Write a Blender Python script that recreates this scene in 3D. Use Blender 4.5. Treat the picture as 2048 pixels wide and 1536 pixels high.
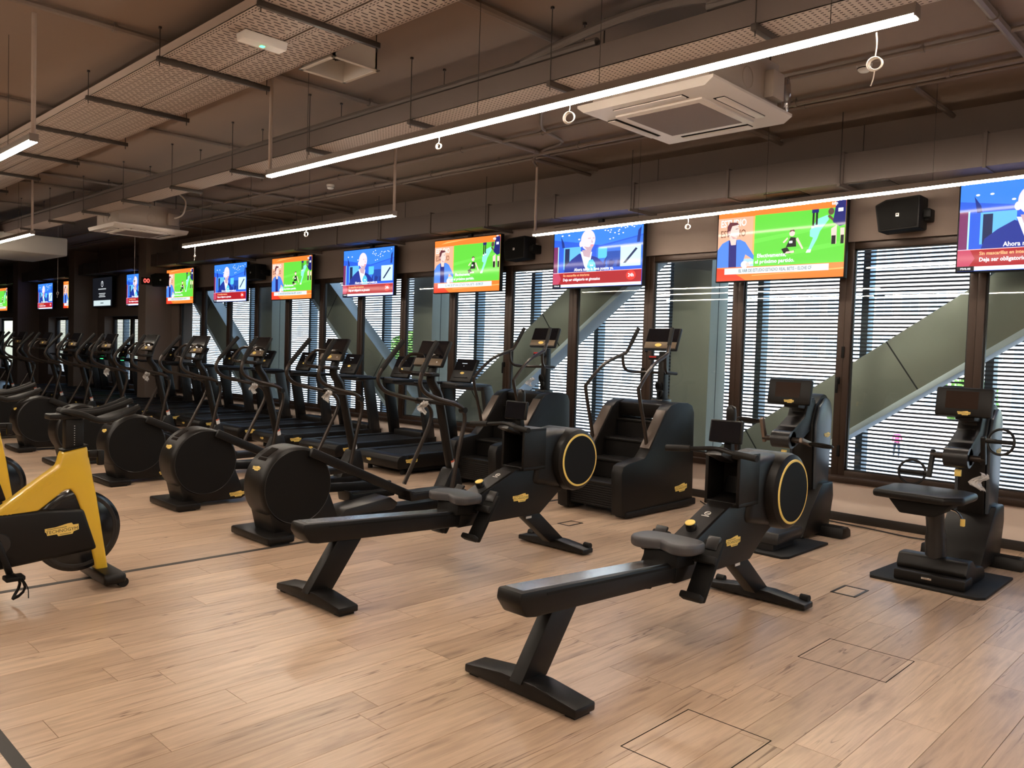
import bpy, bmesh, math, random
from mathutils import Vector, Matrix
random.seed(7)
for o in list(bpy.data.objects): bpy.data.objects.remove(o)
S = bpy.context.scene
COL = S.collection
R = math.radians

# ------------------------------------------------------------------ camera
cam_d = bpy.data.cameras.new('camera'); cam = bpy.data.objects.new('camera', cam_d); COL.objects.link(cam)
cam_d.sensor_width = 36.0; cam_d.lens = 36.0 * 1627.64 / 2048.0
cam_d.clip_start = 0.05; cam_d.clip_end = 500
CR = Vector((0.717059, 0.696283, 0.031879)); CD = Vector((0.051249, -0.007055, -0.998661)); CF = Vector((-0.695126, 0.717733, -0.040743))
mw = Matrix((( CR.x, -CD.x, -CF.x, 0), (CR.y, -CD.y, -CF.y, 0), (CR.z, -CD.z, -CF.z, 0), (0, 0, 0, 1)))
mw.translation = Vector((0, 0, 1.40)); cam.matrix_world = mw
S.camera = cam

# ------------------------------------------------------------------ world, sun, exposure
W = bpy.data.worlds.new('sky'); S.world = W; W.use_nodes = True
wn = W.node_tree; wn.nodes.clear()
sky = wn.nodes.new('ShaderNodeTexSky'); sky.sky_type = 'NISHITA'; sky.sun_disc = False
sky.sun_elevation = R(48); sky.sun_rotation = R(190); sky.air_density = 1.0; sky.dust_density = 1.5
bg = wn.nodes.new('ShaderNodeBackground'); bg.inputs['Strength'].default_value = 0.50
wo = wn.nodes.new('ShaderNodeOutputWorld')
wn.links.new(sky.outputs[0], bg.inputs[0]); wn.links.new(bg.outputs[0], wo.inputs[0])
sun_d = bpy.data.lights.new('sun', 'SUN'); sun_d.energy = 4.6; sun_d.angle = R(0.6); sun_d.color = (1, .95, .87)
sun = bpy.data.objects.new('sun', sun_d); COL.objects.link(sun)
sun.rotation_euler = (R(42), 0, R(-14))
sun.location = (-10, -10, 30)
S.view_settings.view_transform = 'Standard'; S.view_settings.look = 'None'
S.view_settings.gamma = 1.0; S.view_settings.use_curve_mapping = False
S.view_settings.exposure = 1.2
LED_E = 36.0          # radiance of the LED diffusers
TV_E = .62

# ------------------------------------------------------------------ materials
MATS = {}
def mat(name, col, rough=.5, metal=0., noise=0., nscale=20., bump=0., bscale=60., spec=.5, coat=0.):
    if name in MATS: return MATS[name]
    m = bpy.data.materials.new(name); m.use_nodes = True; nt = m.node_tree
    b = nt.nodes['Principled BSDF']
    b.inputs['Base Color'].default_value = (*col, 1); b.inputs['Roughness'].default_value = rough
    b.inputs['Metallic'].default_value = metal; b.inputs['Specular IOR Level'].default_value = spec
    b.inputs['Coat Weight'].default_value = coat
    tc = nt.nodes.new('ShaderNodeTexCoord')
    if noise:
        n = nt.nodes.new('ShaderNodeTexNoise'); n.inputs['Scale'].default_value = nscale; n.inputs['Detail'].default_value = 5
        nt.links.new(tc.outputs['Object'], n.inputs['Vector'])
        mx = nt.nodes.new('ShaderNodeMix'); mx.data_type = 'RGBA'; mx.blend_type = 'MULTIPLY'
        mx.inputs[0].default_value = 1.0; mx.inputs[6].default_value = (*col, 1)
        mr = nt.nodes.new('ShaderNodeMapRange'); mr.inputs[3].default_value = 1 - noise; mr.inputs[4].default_value = 1 + noise
        nt.links.new(n.outputs['Fac'], mr.inputs[0]); nt.links.new(mr.outputs[0], mx.inputs[7])
        nt.links.new(mx.outputs[2], b.inputs['Base Color'])
    if bump:
        n = nt.nodes.new('ShaderNodeTexNoise'); n.inputs['Scale'].default_value = bscale; n.inputs['Detail'].default_value = 3
        nt.links.new(tc.outputs['Object'], n.inputs['Vector'])
        bp = nt.nodes.new('ShaderNodeBump'); bp.inputs['Strength'].default_value = bump; bp.inputs['Distance'].default_value = .002
        nt.links.new(n.outputs['Fac'], bp.inputs['Height']); nt.links.new(bp.outputs[0], b.inputs['Normal'])
    MATS[name] = m; return m
def emis(name, col, s):
    if name in MATS: return MATS[name]
    m = bpy.data.materials.new(name); m.use_nodes = True; nt = m.node_tree
    b = nt.nodes['Principled BSDF']; b.inputs['Base Color'].default_value = (.02, .02, .02, 1); b.inputs['Roughness'].default_value = .08; b.inputs['Specular IOR Level'].default_value = .10
    b.inputs['Emission Color'].default_value = (*col, 1); b.inputs['Emission Strength'].default_value = s
    MATS[name] = m; return m
def glass_mat():
    m = bpy.data.materials.new('window_glass'); m.use_nodes = True; nt = m.node_tree; nt.nodes.clear()
    t = nt.nodes.new('ShaderNodeBsdfTransparent'); t.inputs[0].default_value = (.88, .93, .93, 1)
    g = nt.nodes.new('ShaderNodeBsdfGlossy'); g.inputs['Roughness'].default_value = .01
    f = nt.nodes.new('ShaderNodeFresnel'); ge = nt.nodes.new('ShaderNodeNewGeometry'); mr = nt.nodes.new('ShaderNodeMapRange')
    mr.inputs[3].default_value = 1.5; mr.inputs[4].default_value = 1 / 1.5          # same reflectance on both faces of the pane
    nt.links.new(ge.outputs['Backfacing'], mr.inputs[0]); nt.links.new(mr.outputs[0], f.inputs[0])
    mx = nt.nodes.new('ShaderNodeMixShader'); o = nt.nodes.new('ShaderNodeOutputMaterial')
    nt.links.new(f.outputs[0], mx.inputs[0]); nt.links.new(t.outputs[0], mx.inputs[1]); nt.links.new(g.outputs[0], mx.inputs[2])
    nt.links.new(mx.outputs[0], o.inputs[0]); return m
def film_mat():
    m = bpy.data.materials.new('clear_plastic'); m.use_nodes = True; nt = m.node_tree; nt.nodes.clear()
    t = nt.nodes.new('ShaderNodeBsdfTransparent')
    p = nt.nodes.new('ShaderNodeBsdfPrincipled'); p.inputs['Base Color'].default_value = (.75, .72, .7, 1); p.inputs['Roughness'].default_value = .18
    mx = nt.nodes.new('ShaderNodeMixShader'); mx.inputs[0].default_value = .45; o = nt.nodes.new('ShaderNodeOutputMaterial')
    nt.links.new(t.outputs[0], mx.inputs[1]); nt.links.new(p.outputs[0], mx.inputs[2]); nt.links.new(mx.outputs[0], o.inputs[0]); return m
def wood_mat():
    m = bpy.data.materials.new('oak_plank'); m.use_nodes = True; nt = m.node_tree; b = nt.nodes['Principled BSDF']
    N = nt.nodes.new; L = nt.links.new
    geo = N('ShaderNodeNewGeometry'); oi = N('ShaderNodeObjectInfo')
    add = N('ShaderNodeMath'); add.operation = 'ADD'; L(geo.outputs['Random Per Island'], add.inputs[0]); L(oi.outputs['Random'], add.inputs[1])
    rnd = N('ShaderNodeMath'); rnd.operation = 'FRACT'; L(add.outputs[0], rnd.inputs[0])
    off = N('ShaderNodeCombineXYZ'); ml = N('ShaderNodeMath'); ml.operation = 'MULTIPLY'; ml.inputs[1].default_value = 37
    L(rnd.outputs[0], ml.inputs[0]); L(ml.outputs[0], off.inputs[0]); L(ml.outputs[0], off.inputs[1])
    va = N('ShaderNodeVectorMath'); va.operation = 'ADD'; L(geo.outputs['Position'], va.inputs[0]); L(off.outputs[0], va.inputs[1])
    mp = N('ShaderNodeMapping'); mp.inputs['Scale'].default_value = (22, 1.6, 1); L(va.outputs[0], mp.inputs[0])
    n1 = N('ShaderNodeTexNoise'); n1.inputs['Scale'].default_value = 1.6; n1.inputs['Detail'].default_value = 8; n1.inputs['Roughness'].default_value = .62; n1.inputs['Distortion'].default_value = .35
    L(mp.outputs[0], n1.inputs['Vector'])
    mp2 = N('ShaderNodeMapping'); mp2.inputs['Scale'].default_value = (5, 1.3, 1); L(va.outputs[0], mp2.inputs[0])
    n2 = N('ShaderNodeTexNoise'); n2.inputs['Scale'].default_value = 1.3; n2.inputs['Detail'].default_value = 4; L(mp2.outputs[0], n2.inputs['Vector'])
    base = N('ShaderNodeValToRGB'); e = base.color_ramp.elements
    e[0].position = 0; e[0].color = (.455, .318, .222, 1); e[1].position = 1; e[1].color = (.635, .462, .330, 1)
    k = base.color_ramp.elements.new(.5); k.color = (.545, .385, .270, 1)
    L(rnd.outputs[0], base.inputs[0])
    gr = N('ShaderNodeValToRGB'); e = gr.color_ramp.elements
    e[0].position = .34; e[0].color = (.42, .37, .34, 1); e[1].position = .60; e[1].color = (1.08, 1.08, 1.08, 1)
    L(n1.outputs['Fac'], gr.inputs[0])
    m1 = N('ShaderNodeMix'); m1.data_type = 'RGBA'; m1.blend_type = 'MULTIPLY'; m1.inputs[0].default_value = .42
    L(base.outputs[0], m1.inputs[6]); L(gr.outputs[0], m1.inputs[7])
    kn = N('ShaderNodeValToRGB'); e = kn.color_ramp.elements
    e[0].position = .24; e[0].color = (.42, .36, .34, 1); e[1].position = .40; e[1].color = (1, 1, 1, 1)
    L(n2.outputs['Fac'], kn.inputs[0])
    m2 = N('ShaderNodeMix'); m2.data_type = 'RGBA'; m2.blend_type = 'MULTIPLY'; m2.inputs[0].default_value = .75
    L(m1.outputs[2], m2.inputs[6]); L(kn.outputs[0], m2.inputs[7]); 
    mp3 = N('ShaderNodeMapping'); mp3.inputs['Scale'].default_value = (17, .9, 1); L(va.outputs[0], mp3.inputs[0])
    n3 = N('ShaderNodeTexNoise'); n3.inputs['Scale'].default_value = 1.0; n3.inputs['Detail'].default_value = 3; n3.inputs['Distortion'].default_value = .8; L(mp3.outputs[0], n3.inputs['Vector'])
    cr = N('ShaderNodeValToRGB'); e = cr.color_ramp.elements
    e[0].position = .482; e[0].color = (1, 1, 1, 1); e[1].position = .518; e[1].color = (1, 1, 1, 1); kk = cr.color_ramp.elements.new(.5); kk.color = (.30, .22, .18, 1)
    L(n3.outputs['Fac'], cr.inputs[0])
    msk = N('ShaderNodeMapRange'); msk.inputs[1].default_value = .52; msk.inputs[2].default_value = .62; L(n2.outputs['Fac'], msk.inputs[0])
    m3 = N('ShaderNodeMix'); m3.data_type = 'RGBA'; m3.blend_type = 'MULTIPLY'; L(msk.outputs[0], m3.inputs[0]); L(m2.outputs[2], m3.inputs[6]); L(cr.outputs[0], m3.inputs[7])
    L(m3.outputs[2], b.inputs['Base Color'])
    rr = N('ShaderNodeMapRange'); rr.inputs[3].default_value = .27; rr.inputs[4].default_value = .33; L(n1.outputs['Fac'], rr.inputs[0]); L(rr.outputs[0], b.inputs['Roughness'])
    bp = N('ShaderNodeBump'); bp.inputs['Strength'].default_value = .03; bp.inputs['Distance'].default_value = .001; L(n1.outputs['Fac'], bp.inputs['Height']); L(bp.outputs[0], b.inputs['Normal'])
    return m
def screen_grad(name, c0, c1, s):
    """lit screen picture area with a vertical blend (generated coordinates)"""
    return emis(name, c0, s)

BLK = mat('black_plastic', (.0052, .0041, .0036), .40, bump=.25, bscale=500, spec=.30)
BLK2 = mat('matt_black', (.0045, .0040, .0038), .62, spec=.22)
GLB = mat('gloss_black', (.008, .008, .009), .16)
SCR = mat('dark_screen', (.006, .006, .008), .06, spec=.6)
TUBE = mat('bronze_black_tube', (.036, .027, .022), .30, .45)
SATIN = mat('satin_charcoal', (.022, .021, .0215), .33, .2)
SEATG = mat('grey_seat', (.050, .048, .052), .45, bump=.2, bscale=300)
RUB = mat('rubber', (.0075, .0068, .0065), .62, bump=.3, bscale=400, spec=.3)
ALU = mat('aluminium', (.62, .60, .58), .22, 1.)
YEL = mat('yellow_paint', (.78, .50, .035), .28, coat=.4)
LOGY = mat('logo_yellow', (.90, .65, .17), .5)
LOGK = mat('logo_black', (.01, .01, .01), .6)
WHT = mat('white_plastic', (.74, .71, .67), .45)
PAPER = mat('label_paper', (.72, .70, .67), .6)
REDL = mat('red_plastic', (.6, .03, .02), .4)
ORL = mat('orange_label', (.62, .12, .05), .5)
WALL = mat('taupe_wall', (.185, .140, .115), .85, noise=.04, nscale=2., bump=.08, bscale=120)
CEIL = mat('taupe_ceiling', (.222, .160, .122), .9, noise=.05, nscale=1.5)
TRAYM = mat('painted_tray', (.40, .315, .262), .6)
PIPE = mat('painted_pipe', (.19, .147, .122), .55)
DARKST = mat('dark_steel', (.075, .06, .05), .45, .5)
ROD = mat('threaded_rod', (.06, .05, .045), .5, .6)
HOLE = mat('slot_dark', (.010, .007, .0055), .9, spec=.1)
FRAME = mat('brown_window_frame', (.042, .024, .016), .42, .3)
SEAL = mat('black_gasket', (.012, .012, .012), .5)
BASEB = mat('dark_baseboard', (.018, .014, .012), .5)
GREYP = mat('grey_cladding', (.34, .325, .265), .45, .35, noise=.05, nscale=3)  # olive tint in the grey stands in for reflected indoor light
STEELF = mat('grey_post_steel', (.16, .19, .22), .4, .5)
SLAT = mat('louvre_slat', (.045, .047, .05), .5, .4)
GLASS = glass_mat(); FILM = film_mat(); WOOD = wood_mat()
LEDM = emis('led_diffuser', (1.0, .87, .72), LED_E)
LEDB = mat('led_profile', (.22, .18, .155), .45, .3)
GREENL = emis('green_led', (.05, 1, .25), 3.0)
REDE = emis('red_digits', (1, .05, .04), 3.0)

# ------------------------------------------------------------------ geometry helpers
def rot_to(d):
    return Vector((0, 0, 1)).rotation_difference(Vector(d).normalized()).to_matrix().to_4x4()
class G:
    """collects shapes into one mesh"""
    def __init__(s): s.bm = bmesh.new()
    def add(s, b2, mi=0, M=None):
        for f in b2.faces: f.material_index = mi
        if M is not None: bmesh.ops.transform(b2, matrix=M, verts=b2.verts)
        me = bpy.data.meshes.new('tmp'); b2.to_mesh(me); b2.free(); s.bm.from_mesh(me); bpy.data.meshes.remove(me); return s
    def bev(s, b, w, seg=2, ang=30):
        if w > 0:
            ed = [e for e in b.edges if len(e.link_faces) == 2 and e.calc_face_angle(0) > R(ang)]
            bmesh.ops.bevel(b, geom=ed, offset=w, segments=seg, profile=.5, affect='EDGES', clamp_overlap=True)
    def box(s, x0, x1, y0, y1, z0, z1, bv=0, mi=0, M=None, seg=2):
        b = bmesh.new(); bmesh.ops.create_cube(b, size=1)
        bmesh.ops.scale(b, vec=(x1 - x0, y1 - y0, z1 - z0), verts=b.verts)
        bmesh.ops.translate(b, vec=((x0 + x1) / 2, (y0 + y1) / 2, (z0 + z1) / 2), verts=b.verts)
        s.bev(b, bv, seg); return s.add(b, mi, M)
    def prism(s, pts, a0, a1, ax='x', bv=0, mi=0, M=None, seg=2, bang=30):
        b = bmesh.new()
        def P(p, a): return (a, p[0], p[1]) if ax == 'x' else ((p[0], a, p[1]) if ax == 'y' else (p[0], p[1], a))
        v0 = [b.verts.new(P(p, a0)) for p in pts]; v1 = [b.verts.new(P(p, a1)) for p in pts]; n = len(pts)
        b.faces.new(v0); b.faces.new(v1)
        for i in range(n): b.faces.new((v0[i], v0[(i + 1) % n], v1[(i + 1) % n], v1[i]))
        bmesh.ops.recalc_face_normals(b, faces=b.faces)
        s.bev(b, bv, seg, bang); return s.add(b, mi, M)
    def tube(s, pts, r, n=10, mi=0, closed=False, M=None, flat=1.0):
        pts = [Vector(p) for p in pts]; m = len(pts); b = bmesh.new(); rings = []
        up = None
        for i, p in enumerate(pts):
            if closed: t = (pts[(i + 1) % m] - pts[i - 1])
            else: t = pts[min(i + 1, m - 1)] - pts[max(i - 1, 0)]
            t.normalize()
            if up is None:
                a = Vector((1, 0, 0)) if abs(t.x) < .9 else Vector((0, 1, 0))
                up = (a - a.dot(t) * t).normalized()
            else: up = (up - up.dot(t) * t).normalized()
            sd = t.cross(up); rr = r[i] if isinstance(r, (list, tuple)) else r
            rings.append([b.verts.new(p + rr * (math.cos(2 * math.pi * k / n) * up + flat * math.sin(2 * math.pi * k / n) * sd)) for k in range(n)])
        for i in range(m if closed else m - 1):
            A, B = rings[i], rings[(i + 1) % m]
            for k in range(n): b.faces.new((A[k], A[(k + 1) % n], B[(k + 1) % n], B[k]))
        if not closed: b.faces.new(rings[0][::-1]); b.faces.new(rings[-1])
        bmesh.ops.recalc_face_normals(b, faces=b.faces)
        return s.add(b, mi, M)
    def cyl(s, p0, p1, r, r1=None, n=20, mi=0, M=None):
        return s.tube([p0, p1], [r, r if r1 is None else r1], n, mi, M=M)
    def lathe(s, prof, origin, axis='x', n=40, mi=0, M=None):
        """prof: list of (along, radius); closed at both ends"""
        b = bmesh.new(); rings = []
        o = Vector(origin)
        for a, r in prof:
            ring = []
            for k in range(n):
                c, q = math.cos(2 * math.pi * k / n), math.sin(2 * math.pi * k / n)
                ring.append(b.verts.new(o + (Vector((a, r * c, r * q)) if axis == 'x' else (Vector((r * c, a, r * q)) if axis == 'y' else Vector((r * c, r * q, a))))))
            rings.append(ring)
        for A, B in zip(rings, rings[1:]):
            for k in range(n): b.faces.new((A[k], A[(k + 1) % n], B[(k + 1) % n], B[k]))
        b.faces.new(rings[0][::-1]); b.faces.new(rings[-1])
        bmesh.ops.recalc_face_normals(b, faces=b.faces)
        return s.add(b, mi, M)
    def ring(s, c, R0, r, normal=(1, 0, 0), n=36, k=8, mi=0, sx=1., sy=1.):
        M = Matrix.Translation(c) @ rot_to(normal)
        pts = [M @ Vector((R0 * sx * math.cos(2 * math.pi * i / n), R0 * sy * math.sin(2 * math.pi * i / n), 0)) for i in range(n)]
        return s.tube(pts, r, k, mi, closed=True)
    def sphere(s, c, r, mi=0, u=16, v=10, sc=(1, 1, 1)):
        b = bmesh.new(); bmesh.ops.create_uvsphere(b, u_segments=u, v_segments=v, radius=r)
        bmesh.ops.scale(b, vec=sc, verts=b.verts); bmesh.ops.translate(b, vec=c, verts=b.verts); return s.add(b, mi)
    def poly(s, pts, mi=0):
        b = bmesh.new(); b.faces.new([b.verts.new(p) for p in pts]); return s.add(b, mi)
    def mesh(s, name, mats, ang=35):
        me = bpy.data.meshes.new(name); s.bm.to_mesh(me); s.bm.free()
        for m in (mats if isinstance(mats, (list, tuple)) else [mats]): me.materials.append(m)
        me.polygons.foreach_set('use_smooth', [True] * len(me.polygons)); me.set_sharp_from_angle(angle=R(ang)); me.update(); return me
    def obj(s, name, mats, parent=None, ang=35, loc=None):
        return link(name, s.mesh(name, mats, ang), parent, loc)
def link(name, me, parent=None, loc=None):
    o = bpy.data.objects.new(name, me); COL.objects.link(o)
    if parent is not None: o.parent = parent
    if loc is not None: o.location = loc
    return o
def tag(o, label=None, cat=None, group=None, kind=None):
    if label: o['label'] = label
    if cat: o['category'] = cat
    if group: o['group'] = group
    if kind: o['kind'] = kind
    return o
def thing(name, label, cat, loc=(0, 0, 0), rz=0, group=None):
    o = bpy.data.objects.new(name, None); COL.objects.link(o); o.location = loc; o.rotation_euler = (0, 0, rz); o.empty_display_size = .1
    return tag(o, label, cat, group)
def kids(o): return [c for c in COL.objects if c.parent == o]
def dup(root, loc, rz=0, label=None):
    r = root.copy(); COL.objects.link(r); r.location = loc; r.rotation_euler = (0, 0, rz)
    if label: r['label'] = label
    for c in kids(root):
        d = c.copy(); COL.objects.link(d); d.parent = r
        for g in kids(c):
            e = g.copy(); COL.objects.link(e); e.parent = d
    return r
def sm(pts, k=5, closed=False):
    """Catmull-Rom through points"""
    P = [Vector(p) for p in pts]; n = len(P); out = []
    for i in range(n if closed else n - 1):
        p0 = P[(i - 1) % n] if closed or i > 0 else P[0]; p1 = P[i]; p2 = P[(i + 1) % n]; p3 = P[(i + 2) % n] if closed or i + 2 < n else P[-1]
        for j in range(k):
            t = j / k; out.append(.5 * ((2 * p1) + (p2 - p0) * t + (2 * p0 - 5 * p1 + 4 * p2 - p3) * t * t + (3 * p1 - p0 - 3 * p2 + p3) * t ** 3))
    if not closed: out.append(P[-1])
    return out
def text_mesh(txt, size, m, ext=0.0, align='CENTER', shear=0., sx=1., bold=0.):
    cu = bpy.data.curves.new('txt', 'FONT'); cu.body = txt; cu.size = size; cu.align_x = align; cu.align_y = 'CENTER'; cu.extrude = ext; cu.shear = shear; cu.resolution_u = 2; cu.offset = bold * size
    o = bpy.data.objects.new('txt', cu); COL.objects.link(o)
    dg = bpy.context.evaluated_depsgraph_get(); me = bpy.data.meshes.new_from_object(o.evaluated_get(dg))
    bpy.data.objects.remove(o); bpy.data.curves.remove(cu)
    if sx != 1.: me.transform(Matrix.Diagonal((sx, 1, 1, 1)))
    me.materials.clear(); me.materials.append(m); return me
ORD = ['first', 'second', 'third', 'fourth', 'fifth', 'sixth', 'seventh', 'eighth', 'ninth', 'tenth', 'eleventh', 'twelfth', 'thirteenth', 'fourteenth']

# yellow maker's plate (local: x right, y up, z out), shared mesh
def logo_mesh(small=False):
    g = G()
    out = [(-.5, .13), (-.18, .13), (.18, .19), (.3, .19), (.34, .12), (.5, .12), (.5, -.06), (.34, -.1), (.3, -.17), (-.12, -.17), (-.16, -.1), (-.44, -.1), (-.46, .0), (-.5, .02)]
    g.prism([(x, y) for x, y in out], 0, .02, 'z', mi=0)
    g.box(-.44, .14, .085, .1, .02, .023, mi=1); g.box(-.08, .26, -.135, -.12, .02, .023, mi=1)
    t = text_mesh('TECHNOGYM', .15, LOGK, sx=1.02); t.transform(Matrix.Translation((0, -.01, .0225)))
    b = bmesh.new(); b.from_mesh(t); g.add(b, 1)
    return g.mesh('logo_plate', [LOGY, LOGK])
LOGO = logo_mesh()
def oval_logo():
    g = G(); g.prism([(.5 * math.cos(a * math.pi / 8), .22 * math.sin(a * math.pi / 8)) for a in range(16)], 0, .03, 'z'); return g.mesh('logo_badge', LOGY)
OVAL = oval_logo()
def logo(parent, pos, w, xdir, ydir, me=None):
    o = link('logo_plate', me or LOGO, parent); X = Vector(xdir).normalized(); Y = Vector(ydir).normalized(); Z = X.cross(Y)
    m = Matrix(((X.x, Y.x, Z.x, 0), (X.y, Y.y, Z.y, 0), (X.z, Y.z, Z.z, 0), (0, 0, 0, 1))) @ Matrix.Scale(w, 4); m.translation = pos
    o.matrix_local = m; return o

# ================================================================== ROOM
WY = 7.14; CZ = 3.43
def struct(name, g, m, label, parent=None): return tag(g.obj(name, m, parent), label, 'structure', kind='structure')
floor = tag(G().box(-30, 4, -5, 7.3, -.12, -.010).obj('floor', mat('floor_joint', (.05, .03, .018), .8)), 'light oak plank floor of the gym', 'floor', kind='structure')
PW = .1785; PLEN = 1.26
cam_inv = mw.inverted()
def seen(x, y):                     # which planks show largest in the view (those become parts of their own)
    p = cam_inv @ Vector((x, y, 0)); 
    if p.z > -.3: return None
    u = p.x / -p.z * 1627.64 + 1024; v = 768 - p.y / -p.z * 1627.64
    return (u, v, -p.z)
full = []; cut = []
k0 = -int(30 / PW)
for k in range(k0, 28):
    x = -1.085 + k * PW
    if x < -29.9 or x > 3.8: continue
    rr = random.Random(k * 13 + 5); y = -5 + rr.uniform(-PLEN, 0)
    while y < WY:
        y0, y1 = max(y, -5), min(y + PLEN, WY)
        if y1 - y0 > .02: full.append((x, y0, y1))
        y += PLEN
scored = []
for p in full:
    best = 0
    for yy in (p[1], (p[1] + p[2]) / 2, p[2]):
        q = seen(p[0] + PW / 2, yy)
        if q and -60 < q[0] < 2110 and -50 < q[1] < 1590: best = max(best, 1 / q[2] ** 3 * (p[2] - p[1]))
    scored.append((best, p))
scored.sort(key=lambda a: -a[0])
near = [p for s, p in scored[:300] if s > 0]; nearset = set(near)
pm = {}
for (x, y0, y1) in near:
    ln = round(y1 - y0, 3)
    if ln not in pm:
        g = G(); b = bmesh.new(); w = PW - .0024; l = ln - .0022
        vs = [b.verts.new(v) for v in ((0, 0, 0), (w, 0, 0), (w, l, 0), (0, l, 0), (0, 0, -.01), (w, 0, -.01), (w, l, -.01), (0, l, -.01))]
        b.faces.new(vs[:4])
        for i in range(4): b.faces.new((vs[i], vs[i + 4], vs[(i + 1) % 4 + 4], vs[(i + 1) % 4]))
        g.add(b); pm[ln] = g.mesh('plank', WOOD)
    link('plank', pm[ln], floor, (x, y0, 0))
g = G(); b = bmesh.new()
for p in full:
    if p in nearset: continue
    x, y0, y1 = p; w = PW - .0024; l = y1 - y0 - .0022
    b.faces.new([b.verts.new(v) for v in ((x, y0, 0), (x + w, y0, 0), (x + w, y0 + l, 0), (x, y0 + l, 0))])
g.add(b); o = g.obj('planks_far', WOOD, floor); o['kind'] = 'stuff'

struct('ceiling', G().box(-30, 4, -5, 7.4, CZ, CZ + .25), CEIL, 'taupe painted concrete ceiling above pipes and trays')
WT = .30
g = G(); g.box(-16.4, 4, WY, WY + WT, 2.44, CZ); g.box(-17.06, -16.4, WY, WY + WT, -.02, CZ)
for a, b_ in ((-20.44, -17.06), (-24.58, -21.3), (-29.9, -25.9)):
    g.box(a, b_, WY, WY + WT, -.02, .36); g.box(a, b_, WY, WY + WT, 1.91, CZ)
for a, b_ in ((-21.3, -20.44), (-25.9, -24.58)): g.box(a, b_, WY, WY + WT, -.02, CZ)
struct('wall_window', g, WALL, 'taupe window wall carrying the screens')
struct('wall_spandrel', G().box(-16.4, 4, WY, WY + WT, -.02, .36), mat('pale_spandrel', (.80, .67, .585), .8, noise=.03, nscale=3, bump=.1, bscale=150), 'pale beige low wall under the ribbon windows')
for i, (x1, w) in enumerate(((-16.70, .37), (-20.89, .39), (-25.40, .47))):
    struct('wall_pier', G().box(x1 - w, x1, 6.61, WY, 0, CZ), WALL, ('taupe pier beside the long window, carrying a speaker', 'taupe pier beyond the dark clock screen', 'farthest taupe pier in the dim end of the gym')[i])
struct('wall_back', G().box(-30, 4, -5.2, -5, 0, CZ), WALL, 'plain wall behind the spin bikes')
struct('wall_right', G().box(3.8, 4, -5, 7.3, 0, CZ), WALL, 'plain wall past the arm ergometers')
struct('wall_left', G().box(-30.2, -30, -5, 7.4, 0, CZ), WALL, 'far end wall in the dim part of the gym')
struct('baseboard_window', G().box(-16.4, 3.8, WY - .015, WY, 0, .075, .003), BASEB, 'dark low baseboard under the windows')

# window units
FX = [-1.865 - 1.0375 * k for k in range(0, 15)]
FXR = [-1.865 + 1.0375 * k for k in range(1, 4)]
edges = sorted(FX + FXR)          # from -16.39 to 1.25
Z0, Z1 = .36, 2.44
struct('trim_1', G().box(-16.4, 3.8, WY - .05, WY + .10, Z0 - .02, Z0 + .035, .006), FRAME, 'dark brown window sill running under the ribbon windows')
wn_i = 1
def window_unit(x0, x1, z0, z1, idx, lab, y=WY + .03):
    t = tag(bpy.data.objects.new('window_%d' % idx, None), lab, 'window', kind='structure'); COL.objects.link(t); t.location = (x0, y, z0)
    w = x1 - x0; h = z1 - z0; f = .062
    for (a, b_, c, d) in ((0, w, 0, f + .02), (0, w, h - f, h)): G().box(a, b_, 0, .06, c, d, .004).obj('frame_rail', FRAME, t)
    for (a, b_) in ((0, f - .005), (w - f + .005, w)): G().box(a, b_, -.004, .062, .0, h, .004).obj('frame_stile', FRAME, t)
    g = G(); s = .012
    for (a, b_, c, d) in ((f - .005, w - f + .005, f + .02, f + .02 + s), (f - .005, w - f + .005, h - f - s, h - f), (f - .005, f - .005 + s, f + .02, h - f), (w - f + .005 - s, w - f + .005, f + .02, h - f)): g.box(a, b_, .02, .045, c, d)
    g.obj('gasket', SEAL, t)
    G().box(f - .004, w - f + .004, .030, .034, f + .02, h - f).obj('pane', GLASS, t)
    return t
for i in range(len(edges) - 1):
    x0, x1 = edges[i], edges[i + 1]
    nth = len(FX) - 2 - i
    lab = ('tall brown framed window pane, %s from the far pier along the ribbon' % ORD[i]) if i < 14 else 'tall brown framed window past the last screen'
    t = window_unit(x0, x1, Z0, Z1, wn_i, lab); wn_i += 1
    if i in (8, 10, 12):
        G().box(1.0375 - .045, 1.0375 - .015, -.03, 0, .84, .90, .004).box(1.0375 - .04, 1.0375 - .02, -.045, -.028, .76, .89, .004).obj('window_handle', BLK2, t)
    if i in (11, 13):
        G().box(-.012, .012, -.016, 0, 1.07, 1.17, .003).box(-.012, .012, -.016, 0, .2, .3, .003).obj('hinge', BLK2, t)
for a, b_, nm in ((-20.44, -17.06, 'below the dark clock screen'), (-24.58, -21.3, 'in the dim bay beyond the clock screen'), (-29.9, -25.9, 'in the farthest dim bay')):
    n = 3; w = (b_ - a) / n
    for q in range(n):
        window_unit(a + q * w, a + (q + 1) * w, .36, 1.91, wn_i, 'short brown framed window %s, %s of three from the far end' % (nm, ORD[q]), WY + .19); wn_i += 1

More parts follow.
